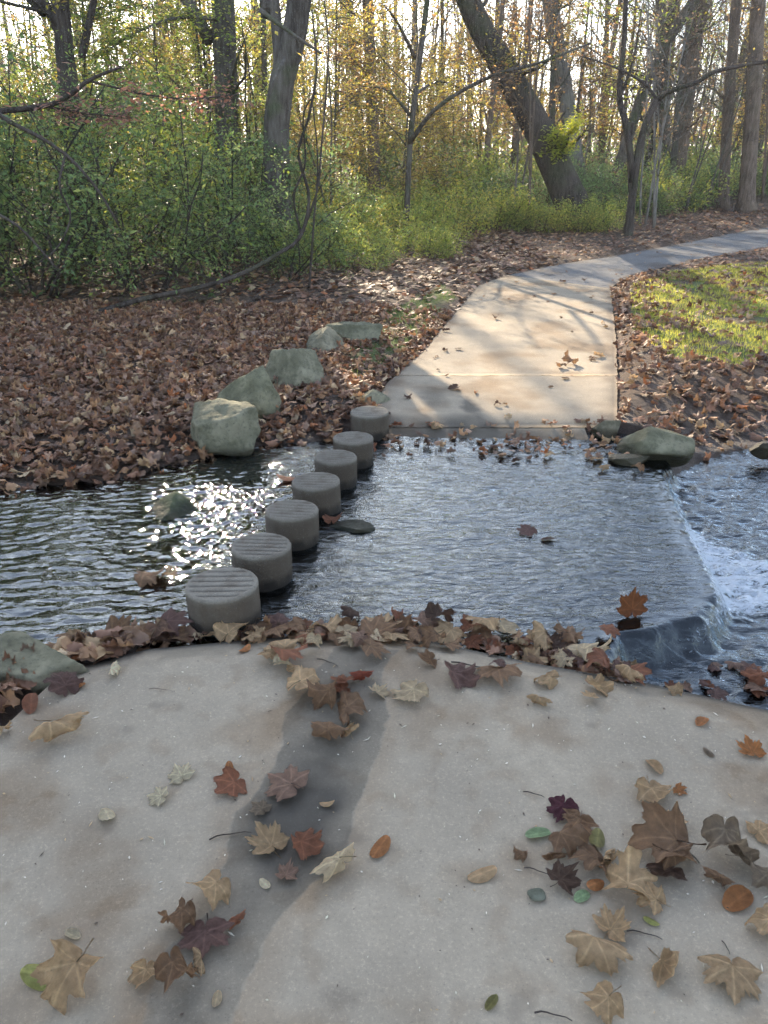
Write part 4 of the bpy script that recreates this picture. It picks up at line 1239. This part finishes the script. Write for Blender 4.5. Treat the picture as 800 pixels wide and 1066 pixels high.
GREEN = [(.17, .26, .09), (.23, .33, .12), (.13, .20, .07), (.29, .37, .13), (.37, .41, .13)]
YEL = [(.55, .47, .08), (.62, .50, .12), (.45, .44, .08), (.52, .36, .09)]
YGR = [(.32, .40, .08), (.42, .46, .09), (.24, .33, .07), (.52, .50, .11)]
ORA = [(.42, .23, .08), (.50, .32, .12), (.36, .18, .07), (.30, .20, .10)]
COP = [(.36, .17, .11), (.44, .24, .16), (.28, .13, .09)]
BRN = [(.25, .16, .10), (.33, .22, .13), (.18, .11, .07)]


def plant(name, seed, stems, q, wood, parts=('stems', 'foliage'), h0=(0, 0, 0)):
    r = np.random.default_rng(seed); W, F = MB(), MB()
    for _ in range(stems['n']):
        a = r.uniform(0, 2 * math.pi); le = R(r.uniform(*stems['lean']))
        d = (math.sin(le) * math.cos(a), math.sin(le) * math.sin(a), math.cos(le))
        b = np.array([math.cos(a), math.sin(a), 0]) * r.uniform(0, stems.get('base', .15)) + np.array([0, 0, -.08])
        grow(r, W, F, b, d, stems['L'] * r.uniform(.7, 1.15), stems['r'] * r.uniform(.7, 1.2), 0, q)
    o = empty(name)
    W.build(parts[0], wood, o)
    if F.n: F.build(parts[1], M_FOL, o)
    return o


shrub_q = dict(kids=[8, 7], wob=[.12, .22, .3], up=[.01, -.03, -.05], taper=.35, rmin=.002, leaves=30, leaf_levels=2, size=.06, cols=GREEN, spread=.05, flat=.3,
               aspect=.42, **{'from': [.15, .1]}, ang=[(30, 75), (30, 80)], len=[.42, .5], thin=[.5, .5])
SH = []
for k in range(4):
    q = dict(shrub_q); q['cols'] = [GREEN, GREEN + YGR[:1], GREEN[:3], YGR + GREEN[:2]][k]; q['size'] = [.06, .055, .065, .065][k]
    SH.append(plant('shrub', 60 + k, dict(n=8, lean=(5, 50), L=2.4, r=.018, base=.35), q, M_BARKD))
low_q = dict(shrub_q); low_q.update(kids=[6, 5], leaves=46, size=.06, spread=.07)
LO = []
for k in range(4):
    q = dict(low_q); q['cols'] = [YGR, GREEN[:3], YGR + YEL[:2], GREEN + BRN[:1]][k]
    LO.append(plant('shrub', 70 + k, dict(n=13, lean=(10, 65), L=1.15, r=.010, base=.5), q, M_BARKD))
used = set()


def put(proto_o, x, y, s, label, cat, group, rz=None, sz=None, zoff=0.0):
    o = proto_o if id(proto_o) not in used else copy_tree(proto_o)
    used.add(id(proto_o))
    z = float(ground_h(np.array([x]), np.array([y]))[0])
    o.location = (x, y, z + zoff); o.rotation_euler = (0, 0, random.uniform(0, 6.28) if rz is None else rz); o.scale = (s, s, s * (sz or random.uniform(.9, 1.1)))
    return tag(o, label, cat, group)


G1 = 'dense green shrubs on the left bank'
lab1 = 'leafy green shrub in the thicket on the left bank behind the leaf litter'
for x, y, s, k in [(-4.3, 10.2, 1.0, 0), (-3.0, 10.6, .95, 1), (-5.6, 11.2, 1.1, 2), (-2.3, 12.0, .85, 0), (-3.9, 12.3, 1.15, 3), (-6.8, 12.4, 1.2, 1), (-5.2, 13.6, 1.2, 0), (-1.9, 13.6, .85, 2),
                   (-3.0, 14.6, 1.1, 1), (-7.6, 15.0, 1.3, 3), (-9.2, 13.2, 1.2, 2), (-4.6, 16.6, 1.2, 3), (-6.2, 18, 1.3, 1), (-8.8, 19, 1.4, 3), (-11.5, 16, 1.4, 0), (-2.6, 18.2, .9, 3), (-5.0, 9.6, .8, 2), (-7.2, 9.8, 1.0, 0)]:
    put(SH[k], x, y, s, lab1, 'shrub', G1)
put(SH[0], -1.35, 11.6, .62, 'slim green shrub at the right end of the left thicket where the dead stem rises', 'shrub', None)
G2 = 'low yellow green shrubs in the sun beyond the bend'
for x, y, s, k in [(-1.0, 15.4, .9, 0), (-.2, 16.2, .8, 2), (.7, 17.2, .9, 0), (-1.6, 17.4, 1.1, 2), (.2, 18.8, 1.0, 0), (1.6, 18.6, .9, 2), (2.6, 20.2, .9, 0), (-.8, 20.4, 1.2, 2), (1.4, 21.5, 1.1, 0), (-2.6, 21.5, 1.3, 2), (.9, 14.8, .5, 0)]:
    put(LO[k], x, y, s, 'low yellow green shrub catching the sun left of the leaning dark tree', 'shrub', G2)
for x, y, s, k in [(3.7, 19.9, .75, 0), (4.5, 19.6, .7, 2), (5.3, 20.0, .75, 0), (3.0, 20.9, .9, 2)]:
    put(LO[k], x, y, s, 'low green shrub around the foot of the big leaning dark tree', 'shrub', 'low shrubs around the foot of the leaning tree')
G3 = 'darker green shrubs beyond the asphalt path'
for x, y, s, k in [(3.2, 22.6, 1.2, 1), (4.3, 23.6, 1.3, 3), (5.3, 24.2, 1.3, 1), (6.4, 25.2, 1.4, 1), (7.2, 24.4, 1.1, 3), (8.3, 26.2, 1.3, 0), (4.6, 26.5, 1.5, 1), (6.2, 28, 1.6, 3), (9.6, 27.4, 1.4, 1), (10.6, 29.4, 1.4, 0), (12.0, 30.2, 1.5, 3), (13.6, 31.2, 1.5, 1),
                   (15.5, 32.5, 1.5, 0), (3.0, 26, 1.5, 0), (1.2, 25.5, 1.6, 3), (8.4, 31, 1.7, 3), (11.4, 34, 1.8, 0), (17.5, 34.5, 1.7, 1), (19.8, 36, 1.7, 3), (-1, 26, 1.6, 1), (14.3, 37, 1.9, 1), (2.2, 30, 1.8, 1), (5, 33, 1.9, 0)]:
    put(LO[k], x, y, s, 'bushy dark green shrub in the undergrowth beyond the asphalt path', 'shrub', G3)

# weeds
weed = plant('weed', 90, dict(n=16, lean=(5, 35), L=.75, r=.004, base=.35), dict(low_q, kids=[3], wob=[.1, .2], up=[0, 0], leaves=60, size=.07, cols=YGR + GREEN[:2], **{'from': [.3]}, ang=[(20, 50)], len=[.4], thin=[.6], aspect=.2, leaf_levels=2), M_BARKD)
for x, y, s in [(-1.3, 12.6, .9), (-.8, 13.0, 1), (-.35, 13.6, .9), (-1.6, 13.2, 1), (.1, 14.4, .8), (-.1, 12.9, .7), (-1.0, 14.2, 1.1), (.8, 15.6, .8)]:
    put(weed, x, y, s, 'tall narrow leaved weed at the edge of the wood left of the path', 'weed', 'tall weeds at the edge of the wood')


# --- trees built one by one ------------------------------------------------
def spray(r, W, F, line, twig, step, cols, size, dens=26, flat=.9, droop=0.0, sides=3, rt=.004):
    """side twigs with leaves along a limb"""
    line = np.asarray(line); seg = np.linalg.norm(np.diff(line, axis=0), axis=1).sum(); m = int(seg / step)
    for k in range(m):
        t = r.uniform(.12, 1) * (len(line) - 1); i = min(int(t), len(line) - 2); f = t - i
        b = line[i] * (1 - f) + line[i + 1] * f; ax_ = line[i + 1] - line[i]; ax_ /= np.linalg.norm(ax_) + 1e-9
        s = r.normal(size=3) * np.array([1, 1, 1 - flat]); s /= np.linalg.norm(s); d = ax_ * .7 + s; d[2] -= droop
        Lt = twig * r.uniform(.4, 1.2)
        pts = wander(r, b, d, Lt, 5, .18, -.02); tube(W, pts, np.linspace(rt, .0015, 5), sides, cap=False)
        for j in range(2):
            q0 = pts[r.integers(1, 4)]; p2 = wander(r, q0, (pts[-1] - pts[0]) / Lt + r.normal(0, .6, 3) * np.array([1, 1, .4]), Lt * .5, 4, .2, -.02)
            tube(W, p2, np.linspace(rt * .6, .0012, 4), 3, cap=False)
            if F is not None and dens: 
                mm = r.poisson(dens * Lt * .5); 
                if mm: cards(F, p2[r.integers(0, 4, mm)] + r.normal(0, .05, (mm, 3)), size, pal(r, mm, cols), r, flat)
        if F is not None and dens:
            mm = r.poisson(dens * Lt)
            if mm: cards(F, pts[r.integers(1, 5, mm)] + r.normal(0, .05, (mm, 3)), size, pal(r, mm, cols), r, flat)


def glint_gap(p):
    """where crown points cast shadow on the water, for cutting added sun holes"""
    t = (p[:, 2] - WL_UP) / S[2]; gx = p[:, 0] - t * S[0]; gy = p[:, 1] - t * S[1]
    return gx, gy


def crown(r, W, F, hub, c, rad, nl, cols, size, limbs=9, keep=None):
    for _ in range(limbs):
        u = r.normal(size=3); u /= np.linalg.norm(u); e = c + u * rad * r.uniform(.5, .95)
        mid = (hub + e) / 2 + r.normal(0, .3, 3)
        ln = smooth_line([hub, mid, e], 9); tube(W, ln, np.linspace(.07, .012, 9), 5)
        for _ in range(5):
            b = ln[r.integers(3, 9)]; tube(W, wander(r, b, u + r.normal(0, .8, 3), r.uniform(.6, 1.6), 5, .2), np.linspace(.014, .003, 5), 3, cap=False)
    ncl = nl // 45; cc = []
    while len(cc) < ncl:
        u = r.uniform(-1, 1, 3)
        if u.dot(u) < 1: cc.append(c + u * rad)
    cc = np.array(cc); pts = np.repeat(cc, 45, 0) + r.normal(0, .28, (ncl * 45, 3))
    if keep is not None: pts = pts[keep(pts)]
    cards(F, pts, size, pal(r, len(pts), cols), r, .6, .65)


def shade_keep(pts):
    gx, gy = glint_gap(pts)
    n = fbm(gx * 3.1, gy * 3.1, 3)
    hole = (np.hypot((gx + .90) / .5, (gy - 3.95) / 1.1) + n * 1.0 < .95)  # crown leaves left out so the sun reaches the glitter
    st = (np.hypot((gx - .35) / .12, (gy - 3.1) / .4) + n < .6)
    return ~(hole | st)


def tree(label, px_line, Y, w0, w1, wood, seed, group=None, limbs=(), top=None, cols=YEL, bare=.0, extra=None, cat='tree', root=None, sides=12, kids=6, name='tree', lv=6, dY=0.0):
    """px_line: measured trunk points from base to the top of the view; Y: distance; w: trunk widths in px"""
    r = np.random.default_rng(seed); W, T, F = MB(), MB(), MB()
    pts = [P(a, b, Y + dY * i) for i, (a, b) in enumerate(px_line)]
    zb = float(ground_h(np.array([pts[0][0]]), np.array([Y]))[0])
    d = pts[1] - pts[0]; k = (pts[0][2] - (zb - .15)) / max(d[2], .1); base = pts[0] - d * k
    pts = [base] + [p for p in pts if p[2] > zb + .05]
    if top: # continue above the view in the same lean, straightening
        e = pts[-1] - pts[-2]; e /= np.linalg.norm(e); e = e * .6 + np.array([0, 0, .4]); e /= np.linalg.norm(e); h = top - pts[-1][2]
        pts += [pts[-1] + e * h * .4, pts[-1] + e * h + r.normal(0, .3, 3) * np.array([1, 1, 0])]
    ln = smooth_line(pts, 26); k = Y / math.cos(PITCH) * .93 / FPX
    zs = ln[:, 2]; ztop = P(400, 0, Y)[2]
    rad = np.interp(zs, [zs.min(), ztop, ztop * 1.01, zs.max() + .01], [w0 * k / 2, w1 * k / 2, w1 * k / 2, w1 * k / 2 * (.35 if top else .8)])
    rad = rad * (1 + .35 * np.exp(-(zs - zb) / .25))
    base = ln[0].copy(); base[2] = zb; o = empty(name, base)
    tube(T, ln - base, rad, sides, rough=.07)
    T.build('trunk', wood, o)
    for li in limbs:
        lp = smooth_line([P(a, b, Y + (dz if dz else 0)) - base for a, b, dz in li['p']], 14)
        Wl = MB(); tube(Wl, lp, np.linspace(li['w'] * k / 2, li.get('w1', 1.0) * k / 2, 14), 6, rough=.05)
        if li.get('twig'): spray(r, Wl, F, lp, li['twig'], li.get('step', .12), li.get('cols', cols), li.get('size', .06), li.get('dens', 20), rt=li.get('rt', .005))
        Wl.build('limb', wood, o)
    if top:
        for _ in range(kids):
            t = r.uniform(.25, 1); b = ln[int(t * 25)] - base; a = r.uniform(0, 6.28)
            L_ = r.uniform(.8, 2.4); l2 = wander(r, b, (math.cos(a), math.sin(a), r.uniform(.2, 1)), L_, 7, .15, .05)
            Wl = MB(); tube(Wl, l2, np.linspace(max(rad[int(t * 25)] * .22, .01), .005, 7), 4)
            spray(r, Wl, F, l2, .7, .16, cols, .07, lv); Wl.build('limb', wood, o)
    if extra: extra(r, W, F, base)
    if W.n: W.build('branches', wood, o)  # limbs of the added shading crown
    if F.n: F.build('foliage', M_FOL, o)
    tag(o, label, cat, group)
    return o


def shade_crown(c, rad, nl, cols, size=.2, hubz=8.0):  # crown added above the view to shade the foreground and left bank
    def f(r, W, F, base):
        hub = np.array([c[0] * .5 + base[0] * .5, c[1] * .5 + base[1] * .5, hubz]) - base
        tube(W, smooth_line([np.array([0, 0, 3.5]), hub * np.array([.6, .6, .8]), hub], 8), np.linspace(.12, .07, 8), 7)
        crown(r, W, F, hub, np.array(c) - base, np.array(rad), nl, cols, size, keep=lambda p: shade_keep(p + base))
    return f


tree('tall straight grey trunk rising from the left thicket', [(236, 255), (236, 120), (232, 0)], 16.5, 21, 20, M_BARK, 1, top=14, cols=YGR,
     extra=shade_crown((-6.6, 19, 7.3), (3.6, 2.4, 1.9), 15000, YGR, .2, 6.5), limbs=[dict(p=[(232, 20, 0), (190, 18, -1), (150, 30, -2), (100, 60, -2)], w=4, twig=.8, step=.05, cols=YGR, dens=34)])
tree('thick grey tree that forks near the top, leaning right, behind the slim shrub', [(292, 245), (288, 150), (293, 90), (312, 0)], 13.6, 27, 21, M_BARK, 2, kids=0, top=13, cols=YEL,
     extra=shade_crown((-4.1, 23, 10.7), (4.1, 2.8, 2.1), 24000, YEL + YGR, .21, 9),
     limbs=[dict(p=[(292, 110, 0), (290, 50, 0), (284, -15, 0)], w=13, w1=10), dict(p=[(296, 62, -.5), (285, 85, -1), (278, 110, -1)], w=4),
            dict(p=[(270, 10, -2), (300, 32, -2), (335, 56, -2)], w=4, w1=2, twig=.5, step=.2, dens=5)])
tree('dark forked tree half hidden by foliage near the upper left corner', [(84, 240), (75, 120), (68, 60), (62, -5)], 13.2, 22, 15, M_BARKD, 3, top=11, cols=YEL, lv=14,
     extra=shade_crown((-11.0, 18, 7.3), (3.4, 2.6, 2.4), 9000, YGR, .2, 6.5),
     limbs=[dict(p=[(68, 45, 0), (54, 20, 0), (44, -10, 0)], w=8, w1=6), dict(p=[(85, 60, 0), (93, 25, 0), (100, -10, 0)], w=8, w1=6, twig=.6, step=.1, cols=YEL, dens=14)])
tree('thin straight grey sapling just left of the thick forked tree', [(276, 235), (276, 120), (274, 0)], 18, 6, 5, M_BARK, 4, top=9, cols=YEL, sides=8)
tree('straight slim tree with yellow leaves at the top centre', [(390, 190), (387, 100), (383, 0)], 24, 12, 10, M_BARKR, 5, top=12, cols=ORA, lv=22, kids=10,
     limbs=[dict(p=[(386, 80, 0), (365, 60, 0), (345, 62, -1)], w=3, twig=.8, step=.08, cols=ORA, dens=22)])
tree('big dark tree leaning strongly to the left above the bend', [(597, 215), (563, 140), (527, 75), (487, 0)], 21, 34, 20, M_BARKD, 6, top=11, cols=YEL, lv=14, kids=6,
     limbs=[dict(p=[(575, 165, 0), (590, 150, -.5), (592, 135, -.6)], w=4, twig=.5, step=.03, cols=[(.50, .52, .06), (.42, .48, .06)], dens=60, size=.09), dict(p=[(500, 20, 0), (515, 60, -.5), (530, 60, -.6)], w=4, twig=.9, step=.08, cols=YEL, dens=24)])
tree('pale straight trunk just right of the leaning dark tree', [(597, 150), (586, 80), (573, 0)], 31, 15, 14, M_BARKP, 7, top=14, cols=BRN, lv=3)
tree('brown slim trunk right of the forked sapling', [(705, 190), (716, 100), (730, 0)], 30, 13, 11, M_BARKR, 8, top=14, cols=ORA, lv=3)
tree('slim brown trunk, left one of the pair near the right frame edge', [(752, 225), (758, 120), (767, 0)], 27, 10, 9, M_BARKR, 9, top=13, cols=ORA, lv=3)
tree('brown trunk, right one of the pair near the right frame edge', [(776, 225), (784, 110), (790, 0)], 26, 15, 12, M_BARKR, 10, top=14, cols=ORA, lv=3)
tree('pale leaning trunk with a net of bare vines right of the centre', [(652, 150), (672, 90), (700, 35), (728, -10)], 29, 10, 9, M_BARK, 11, top=12, cols=BRN, lv=5, kids=26)
tree('pale grey trunk behind the forked sapling', [(693, 215), (692, 120), (688, 0)], 33, 11, 9, M_BARK, 12, top=14, cols=BRN, lv=2)
tree('thin tree with amber leaves and one long arching limb left of centre', [(423, 240), (427, 150), (436, 70), (446, -10)], 17, 6, 5, M_BARK, 13, top=8, cols=YEL, lv=16, sides=8,
     limbs=[dict(p=[(426, 150, 0), (455, 112, -.6), (510, 80, -1), (560, 66, -1.4), (615, 45, -1.6)], w=4.4, w1=1.5, twig=.5, step=.11, dens=5, cols=ORA),
            dict(p=[(427, 120, 0), (405, 95, -.4), (380, 90, -.6)], w=3, twig=.7, step=.06, cols=ORA + YEL, dens=30), dict(p=[(430, 100, 0), (455, 85, .4), (480, 92, .6)], w=3, twig=.7, step=.06, cols=YEL, dens=26),
            dict(p=[(432, 60, 0), (415, 25, -.6), (400, 5, -1)], w=4, twig=.5, step=.08, cols=YEL, dens=14)])
tree('dark forked sapling with one long pale limb reaching to the right frame edge', [(655, 235), (663, 170), (672, 130), (684, 104)], 19, 8, 5, M_BARKD, 14, sides=8, cat='sapling',
     limbs=[dict(p=[(684, 104, 0), (700, 94, -.2), (725, 86, -.4), (750, 73, -.6), (812, 62, -.8)], w=5, w1=3, twig=.4, step=.3, dens=2), dict(p=[(684, 104, 0), (672, 88, 0), (645, 72, 0), (605, 58, .2)], w=3, w1=1.2, twig=.5, step=.2, dens=2),
            dict(p=[(660, 190, 0), (652, 130, 0), (645, 100, .1), (650, 40, .1), (652, -10, .1)], w=7, w1=4, twig=.6, step=.12, dens=3), dict(p=[(645, 105, 0), (660, 60, .2), (668, 10, .2)], w=3, twig=.5, step=.15, dens=2),
            dict(p=[(657, 200, 0), (655, 150, .3), (659, 128, .3)], w=5, w1=3)])
# the overhanging limbs on the left come from a tree outside the view
o = tree('coppery leaved branch and dark bare branches reaching in from the left frame edge', [(-130, 330), (-125, 200), (-120, 60), (-118, -40)], 8.6, 16, 12, M_BARKD, 15, top=7, cols=COP, kids=3,
         limbs=[dict(p=[(-122, 150, 0), (-60, 122, -.3), (20, 114, -.5), (62, 106, -.6), (92, 84, -.7), (125, 70, -.7)], w=7, w1=2.2, twig=.35, step=.1, cols=COP, dens=10, rt=.003),
                dict(p=[(40, 110, -.5), (90, 118, -.4), (130, 122, -.2)], w=2, w1=1, twig=.25, step=.02, cols=COP, dens=30, size=.05, rt=.002),
                dict(p=[(92, 84, -.7), (150, 98, -.4), (200, 103, 0), (250, 98, .3)], w=2, w1=1, twig=.35, step=.035, cols=COP, dens=18, size=.05, rt=.002),
                dict(p=[(-124, 190, 0), (-40, 110, -.7), (16, 130, -1), (65, 158, -1), (100, 195, -1), (124, 235, -1)], w=5, w1=1.5, twig=.3, step=.25, cols=GREEN, dens=4, rt=.002),
                dict(p=[(68, 162, -1), (62, 195, -1.1), (74, 225, -1.1), (60, 258, -1.2), (42, 272, -1.2)], w=2.2, w1=1.2),
                dict(p=[(-126, 230, 0), (-40, 215, -.8), (14, 232, -1.2), (60, 280, -1.3)], w=4, w1=1.5)])

# arched dead stem on the left bank
r = np.random.default_rng(5); W = MB()
ln = smooth_line([P(a, b, y) for a, b, y in [(98, 326, 9.0), (150, 311, 9.3), (205, 300, 9.6), (252, 285, 9.9), (290, 264, 10.2), (313, 246, 10.4), (322, 205, 10.5), (311, 160, 10.5), (322, 120, 10.5), (330, 70, 10.5), (325, 10, 10.6)]], 40)
b0 = ln[0].copy(); tube(W, ln - b0, np.interp(np.linspace(0, 1, 40), [0, .5, 1], [.032, .023, .010]), 8, rough=.12)
for a in ([(314, 244), (330, 200), (335, 150), (342, 60), (338, 0)], [(314, 246), (306, 205), (318, 170), (316, 120), (330, 95)], [(230, 292), (180, 282), (140, 296), (128, 310)], [(322, 300), (327, 230), (331, 170), (326, 110)]):
    l2 = smooth_line([P(u, v, 10.5) for u, v in a], 18); tube(W, l2 - b0, np.linspace(.017, .007, 18), 5, rough=.1); spray(r, W, None, l2 - b0, .4, .25, COP, .05, 0, rt=.003)
o = W.build('dead_stem', M_BARKD); o.location = b0
tag(o, 'long dark dead stem arching up from the leaf litter in front of the left thicket', 'dead stem')

# bare wispy sapling stems in the thicket
sap_q = dict(kids=[7, 5, 3], wob=[.05, .12, .2, .25], up=[.03, .05, .03, 0], taper=.3, rmin=.003, leaves=5, leaf_levels=1, size=.07, cols=YEL, spread=.05, **{'from': [.25, .2, .2]}, ang=[(20, 55), (25, 60), (30, 70)], len=[.4, .45, .5], thin=[.4, .5, .5])
SA = []
for k, (cl, lv) in enumerate([(YEL, 16), (ORA, 10), (BRN, 3), (YGR, 26), (BRN, 1)]):
    q = dict(sap_q); q['cols'] = cl; q['leaves'] = lv
    SA.append(plant('sapling', 200 + k, dict(n=2, lean=(0, 14), L=5.5, r=.035, base=.1), q, [M_BARK, M_BARKR, M_BARKP, M_BARKD, M_BARK][k]))
rs = np.random.default_rng(77)
for k in range(46):
    Y = rs.uniform(17, 40); px = rs.uniform(-120, 900); x = (px - 400) / FPX * Y * 1.02
    if inpoly(x, Y, PATH_POLY) or dpoly(x, Y, PATH_POLY) < .8 or (-1 < x < 3 and Y < 19): continue
    kind = rs.choice([0, 1, 3], p=[.5, .2, .3]) if px < 330 else rs.choice([0, 1, 2, 4], p=[.35, .25, .2, .2]) if px < 520 else rs.choice([2, 4, 1], p=[.4, .4, .2])
    d_ = ['thin sapling with yellow leaves', 'thin sapling with orange brown leaves', 'thin bare pale sapling', 'thin sapling with yellow green leaves', 'thin bare grey sapling'][kind]
    zone = 'in the left wood' if px < 300 else 'in the wood at the centre' if px < 540 else 'in the wood on the right'
    put(SA[kind], x, Y, rs.uniform(.8, 1.3), d_ + ' ' + zone, 'sapling', d_ + 's ' + zone)
for x, y, s, k in [(-6.3, 13, .8, 0), (-5.0, 14.6, .9, 3), (-3.8, 15.2, .85, 0), (-7.5, 16, 1, 0), (-2.4, 16.4, .8, 3)]:
    put(SA[k], x, y, s, 'young tree with yellow green leaves rising out of the left thicket', 'sapling', 'young trees rising out of the left thicket')

# leafy young trees standing over the left thicket
und_q = dict(kids=[16, 8, 4], wob=[.05, .1, .18, .25], up=[.03, .0, -.03, 0], taper=.3, rmin=.003, leaves=26, leaf_levels=2, size=.075, cols=YGR, spread=.07, flat=1.0, flatten=.35, **{'from': [.12, .1, .1]}, ang=[(50, 85), (35, 65), (30, 70)], len=[.36, .5, .5], thin=[.4, .5, .5], aspect=.5)
UN = []
for k, cl in enumerate([YGR + YEL[:1], GREEN + YGR[:2], YEL + ORA[:1]]):
    q = dict(und_q); q['cols'] = cl; UN.append(plant('young_tree', 250 + k, dict(n=1, lean=(0, 8), L=6.2, r=.05, base=.02), q, M_BARK, parts=('trunk', 'foliage')))
q = dict(und_q); q.update(cols=YEL + ORA[:2] + YGR[:1], size=.13, leaves=20, kids=[16, 7, 4], spread=.12)
UN.append(plant('young_tree', 259, dict(n=1, lean=(0, 8), L=8.5, r=.07, base=.02), q, M_BARKR, parts=('trunk', 'foliage')))
UL = ['broad young tree with yellow green leaves above the left thicket', 'broad young tree with dull green leaves above the left thicket', 'broad young tree with golden leaves in the wood', 'tall young tree with amber and yellow leaves deep in the wood']
for x, y, s, k in [(-5.6, 13.2, .8, 0), (-7.8, 15.5, .9, 0), (-6.0, 17.0, 1.0, 1), (-3.0, 19.0, .9, 0), (-9.5, 18, 1.0, 1), (-10.5, 22, 1.2, 0), (-5.0, 24, 1.2, 2), (-1.4, 23, .9, 2), (-8, 27, 1.3, 2), (1.2, 27.5, 1.0, 2), (-2.6, 30, 1.3, 0), (-13, 26, 1.4, 0), (-2.2, 17.5, .6, 2), (.4, 21.5, .75, 2), (2.2, 26.5, .7, 2), (-.5, 26.5, 1.1, 0), (-6.6, 11.6, .7, 0), (-8.3, 12.8, .8, 2), (-1.5, 31, .9, 3), (1.5, 34, 1, 3), (4.2, 38, 1.1, 3), (-4, 36, 1.1, 3), (7.5, 42, 1.2, 3), (11, 44, 1.2, 3), (-9, 38, 1.2, 3), (16, 46, 1.2, 3), (20, 44, 1.2, 3), (-14, 36, 1.2, 3), (3.6, 33, 1.2, 2), (5.5, 36, 1.1, 2), (9, 38, 1.3, 2), (15, 40, 1.4, 2)]:
    put(UN[k], x, y, s, UL[k], 'young tree', UL[k].replace('tree', 'trees'))

# forest trees
for_q = dict(kids=[20, 6, 4], wob=[.025, .1, .18, .25], up=[.02, .06, .04, 0], taper=.3, rmin=.008, leaves=3, leaf_levels=1, size=.12, cols=BRN, spread=.08, **{'from': [.12, .25, .2]}, ang=[(35, 75), (25, 60), (30, 70)], len=[.2, .5, .5], thin=[.28, .5, .5])
FT = []
for k, (cl, lv, wd) in enumerate([(YEL, 8, M_BARK), (BRN, 2.5, M_BARK), (ORA, 7, M_BARKR), (BRN, 1, M_BARK), (YGR, 9, M_BARKD), (BRN, 1, M_BARKP)]):
    q = dict(for_q); q['cols'] = cl; q['leaves'] = lv
    FT.append(plant('tree', 300 + k, dict(n=1, lean=(0, 5), L=15, r=.16, base=.01), q, wd, parts=('trunk', 'foliage')))
m = 0
while m < 92:
    Y = rs.uniform(28, 75); px = rs.uniform(-160, 950); x = (px - 400) / FPX * Y * 1.0
    if dpoly(x, Y, PATH_POLY) < 1.5 or inpoly(x, Y, PATH_POLY): continue
    kind = int(rs.choice([0, 1, 2, 3, 4, 5], p=[.25, .1, .2, .2, .2, .05] if px < 420 else [.08, .28, .14, .25, .05, .2]))
    d_ = ['slender grey tree with a few yellow leaves', 'slender pale bare tree', 'slender brown tree with a few orange leaves', 'slender grey bare tree', 'slender dark tree with yellow green leaves', 'slender pale leafless tree'][kind]
    zone = 'in the far wood on the left' if px < 300 else 'in the far wood at the centre' if px < 540 else 'in the far wood on the right'
    put(FT[kind], x, Y, rs.uniform(.75, 1.25) * (.8 if Y < 40 else 1), d_ + ' ' + zone, 'tree', d_ + 's ' + zone)
    m += 1

# the far wood as one mass
r = np.random.default_rng(9); W, F = MB(), MB()
for k in range(520):
    Y = r.uniform(75, 120); x = r.uniform(-75, 85); z = float(ground_h(np.array([x]), np.array([Y]))[0]); h = r.uniform(10, 17)
    pts = wander(r, (x, Y, z - .2), (r.normal(0, .06), 0, 1), h, 6, .03); tube(W, pts, np.linspace(r.uniform(.1, .24), .04, 6), 5, cap=False)
    for _ in range(14):
        b = pts[r.integers(0, 6)]; a = r.uniform(0, 6.28); tube(W, wander(r, b, (math.cos(a), math.sin(a), .9), r.uniform(1.5, 3.5), 4, .25), np.linspace(.035, .012, 4), 3, cap=False)
tag(W.build('far_wood', M_BARK), 'mass of distant bare trunks closing the view behind the wood', 'woodland', kind='stuff')
n = 52000; Yp = r.uniform(40, 115, n); xp = r.uniform(-1, 1, n) * (Yp * .62 + 5); zp = ground_h(xp, Yp)
dn = fbm(xp * .16, Yp * .16, 3); hz = r.uniform(0, 1, n) ** 1.4 * (2.6 + 3.5 * dn + .02 * Yp); kk = (hz > 0)
pts = np.stack([xp, Yp, zp + hz], -1)[kk]; c = pal(r, len(pts), GREEN[:3] + BRN + YGR[:1] + [(.10, .11, .07)])
cards(F, pts, .30, c, r, .2, .6)
n = 9000; Yp = r.uniform(45, 110, n); xp = r.uniform(-1, 1, n) * (Yp * .62 + 5); zp = ground_h(xp, Yp) + r.uniform(3, 12, n); kk = fbm(xp * .2, zp * .4, 3) > .1
cards(F, np.stack([xp, Yp, zp], -1)[kk], .22, pal(r, kk.sum(), ORA + YEL + BRN), r, .2, .6)
tag(F.build('far_undergrowth', M_FOL), 'blurred mass of brush and leaves far back in the wood', 'undergrowth', kind='stuff')
# prototypes that were never placed
for pl in (SH, LO, SA, FT, UN):
    for o in pl:
        if id(o) not in used:
            for ch in list(o.children): bpy.data.objects.remove(ch)
            bpy.data.objects.remove(o)

# ------------------------------------------------------------------ thin autumn haze
HAZE = 0.0008
m, n, out = mat('haze')
vp = n.nodes.new('ShaderNodeVolumePrincipled'); vp.inputs['Density'].default_value = HAZE
vp.inputs['Color'].default_value = (.93, .95, 1, 1); vp.inputs['Anisotropy'].default_value = .35
n.links.new(vp.outputs[0], out.inputs['Volume'])
mb = MB(); a = np.array([(x, y, z) for x in (-165, 165) for y in (-65, 265) for z in (-3, 26)], float)
mb.add(a, None, [[0, 1, 3, 2], [4, 6, 7, 5], [0, 4, 5, 1], [2, 3, 7, 6], [0, 2, 6, 4], [1, 5, 7, 3]])
tag(mb.build('haze', m, smooth=False), kind='stuff')
sc.cycles.volume_bounces = 0
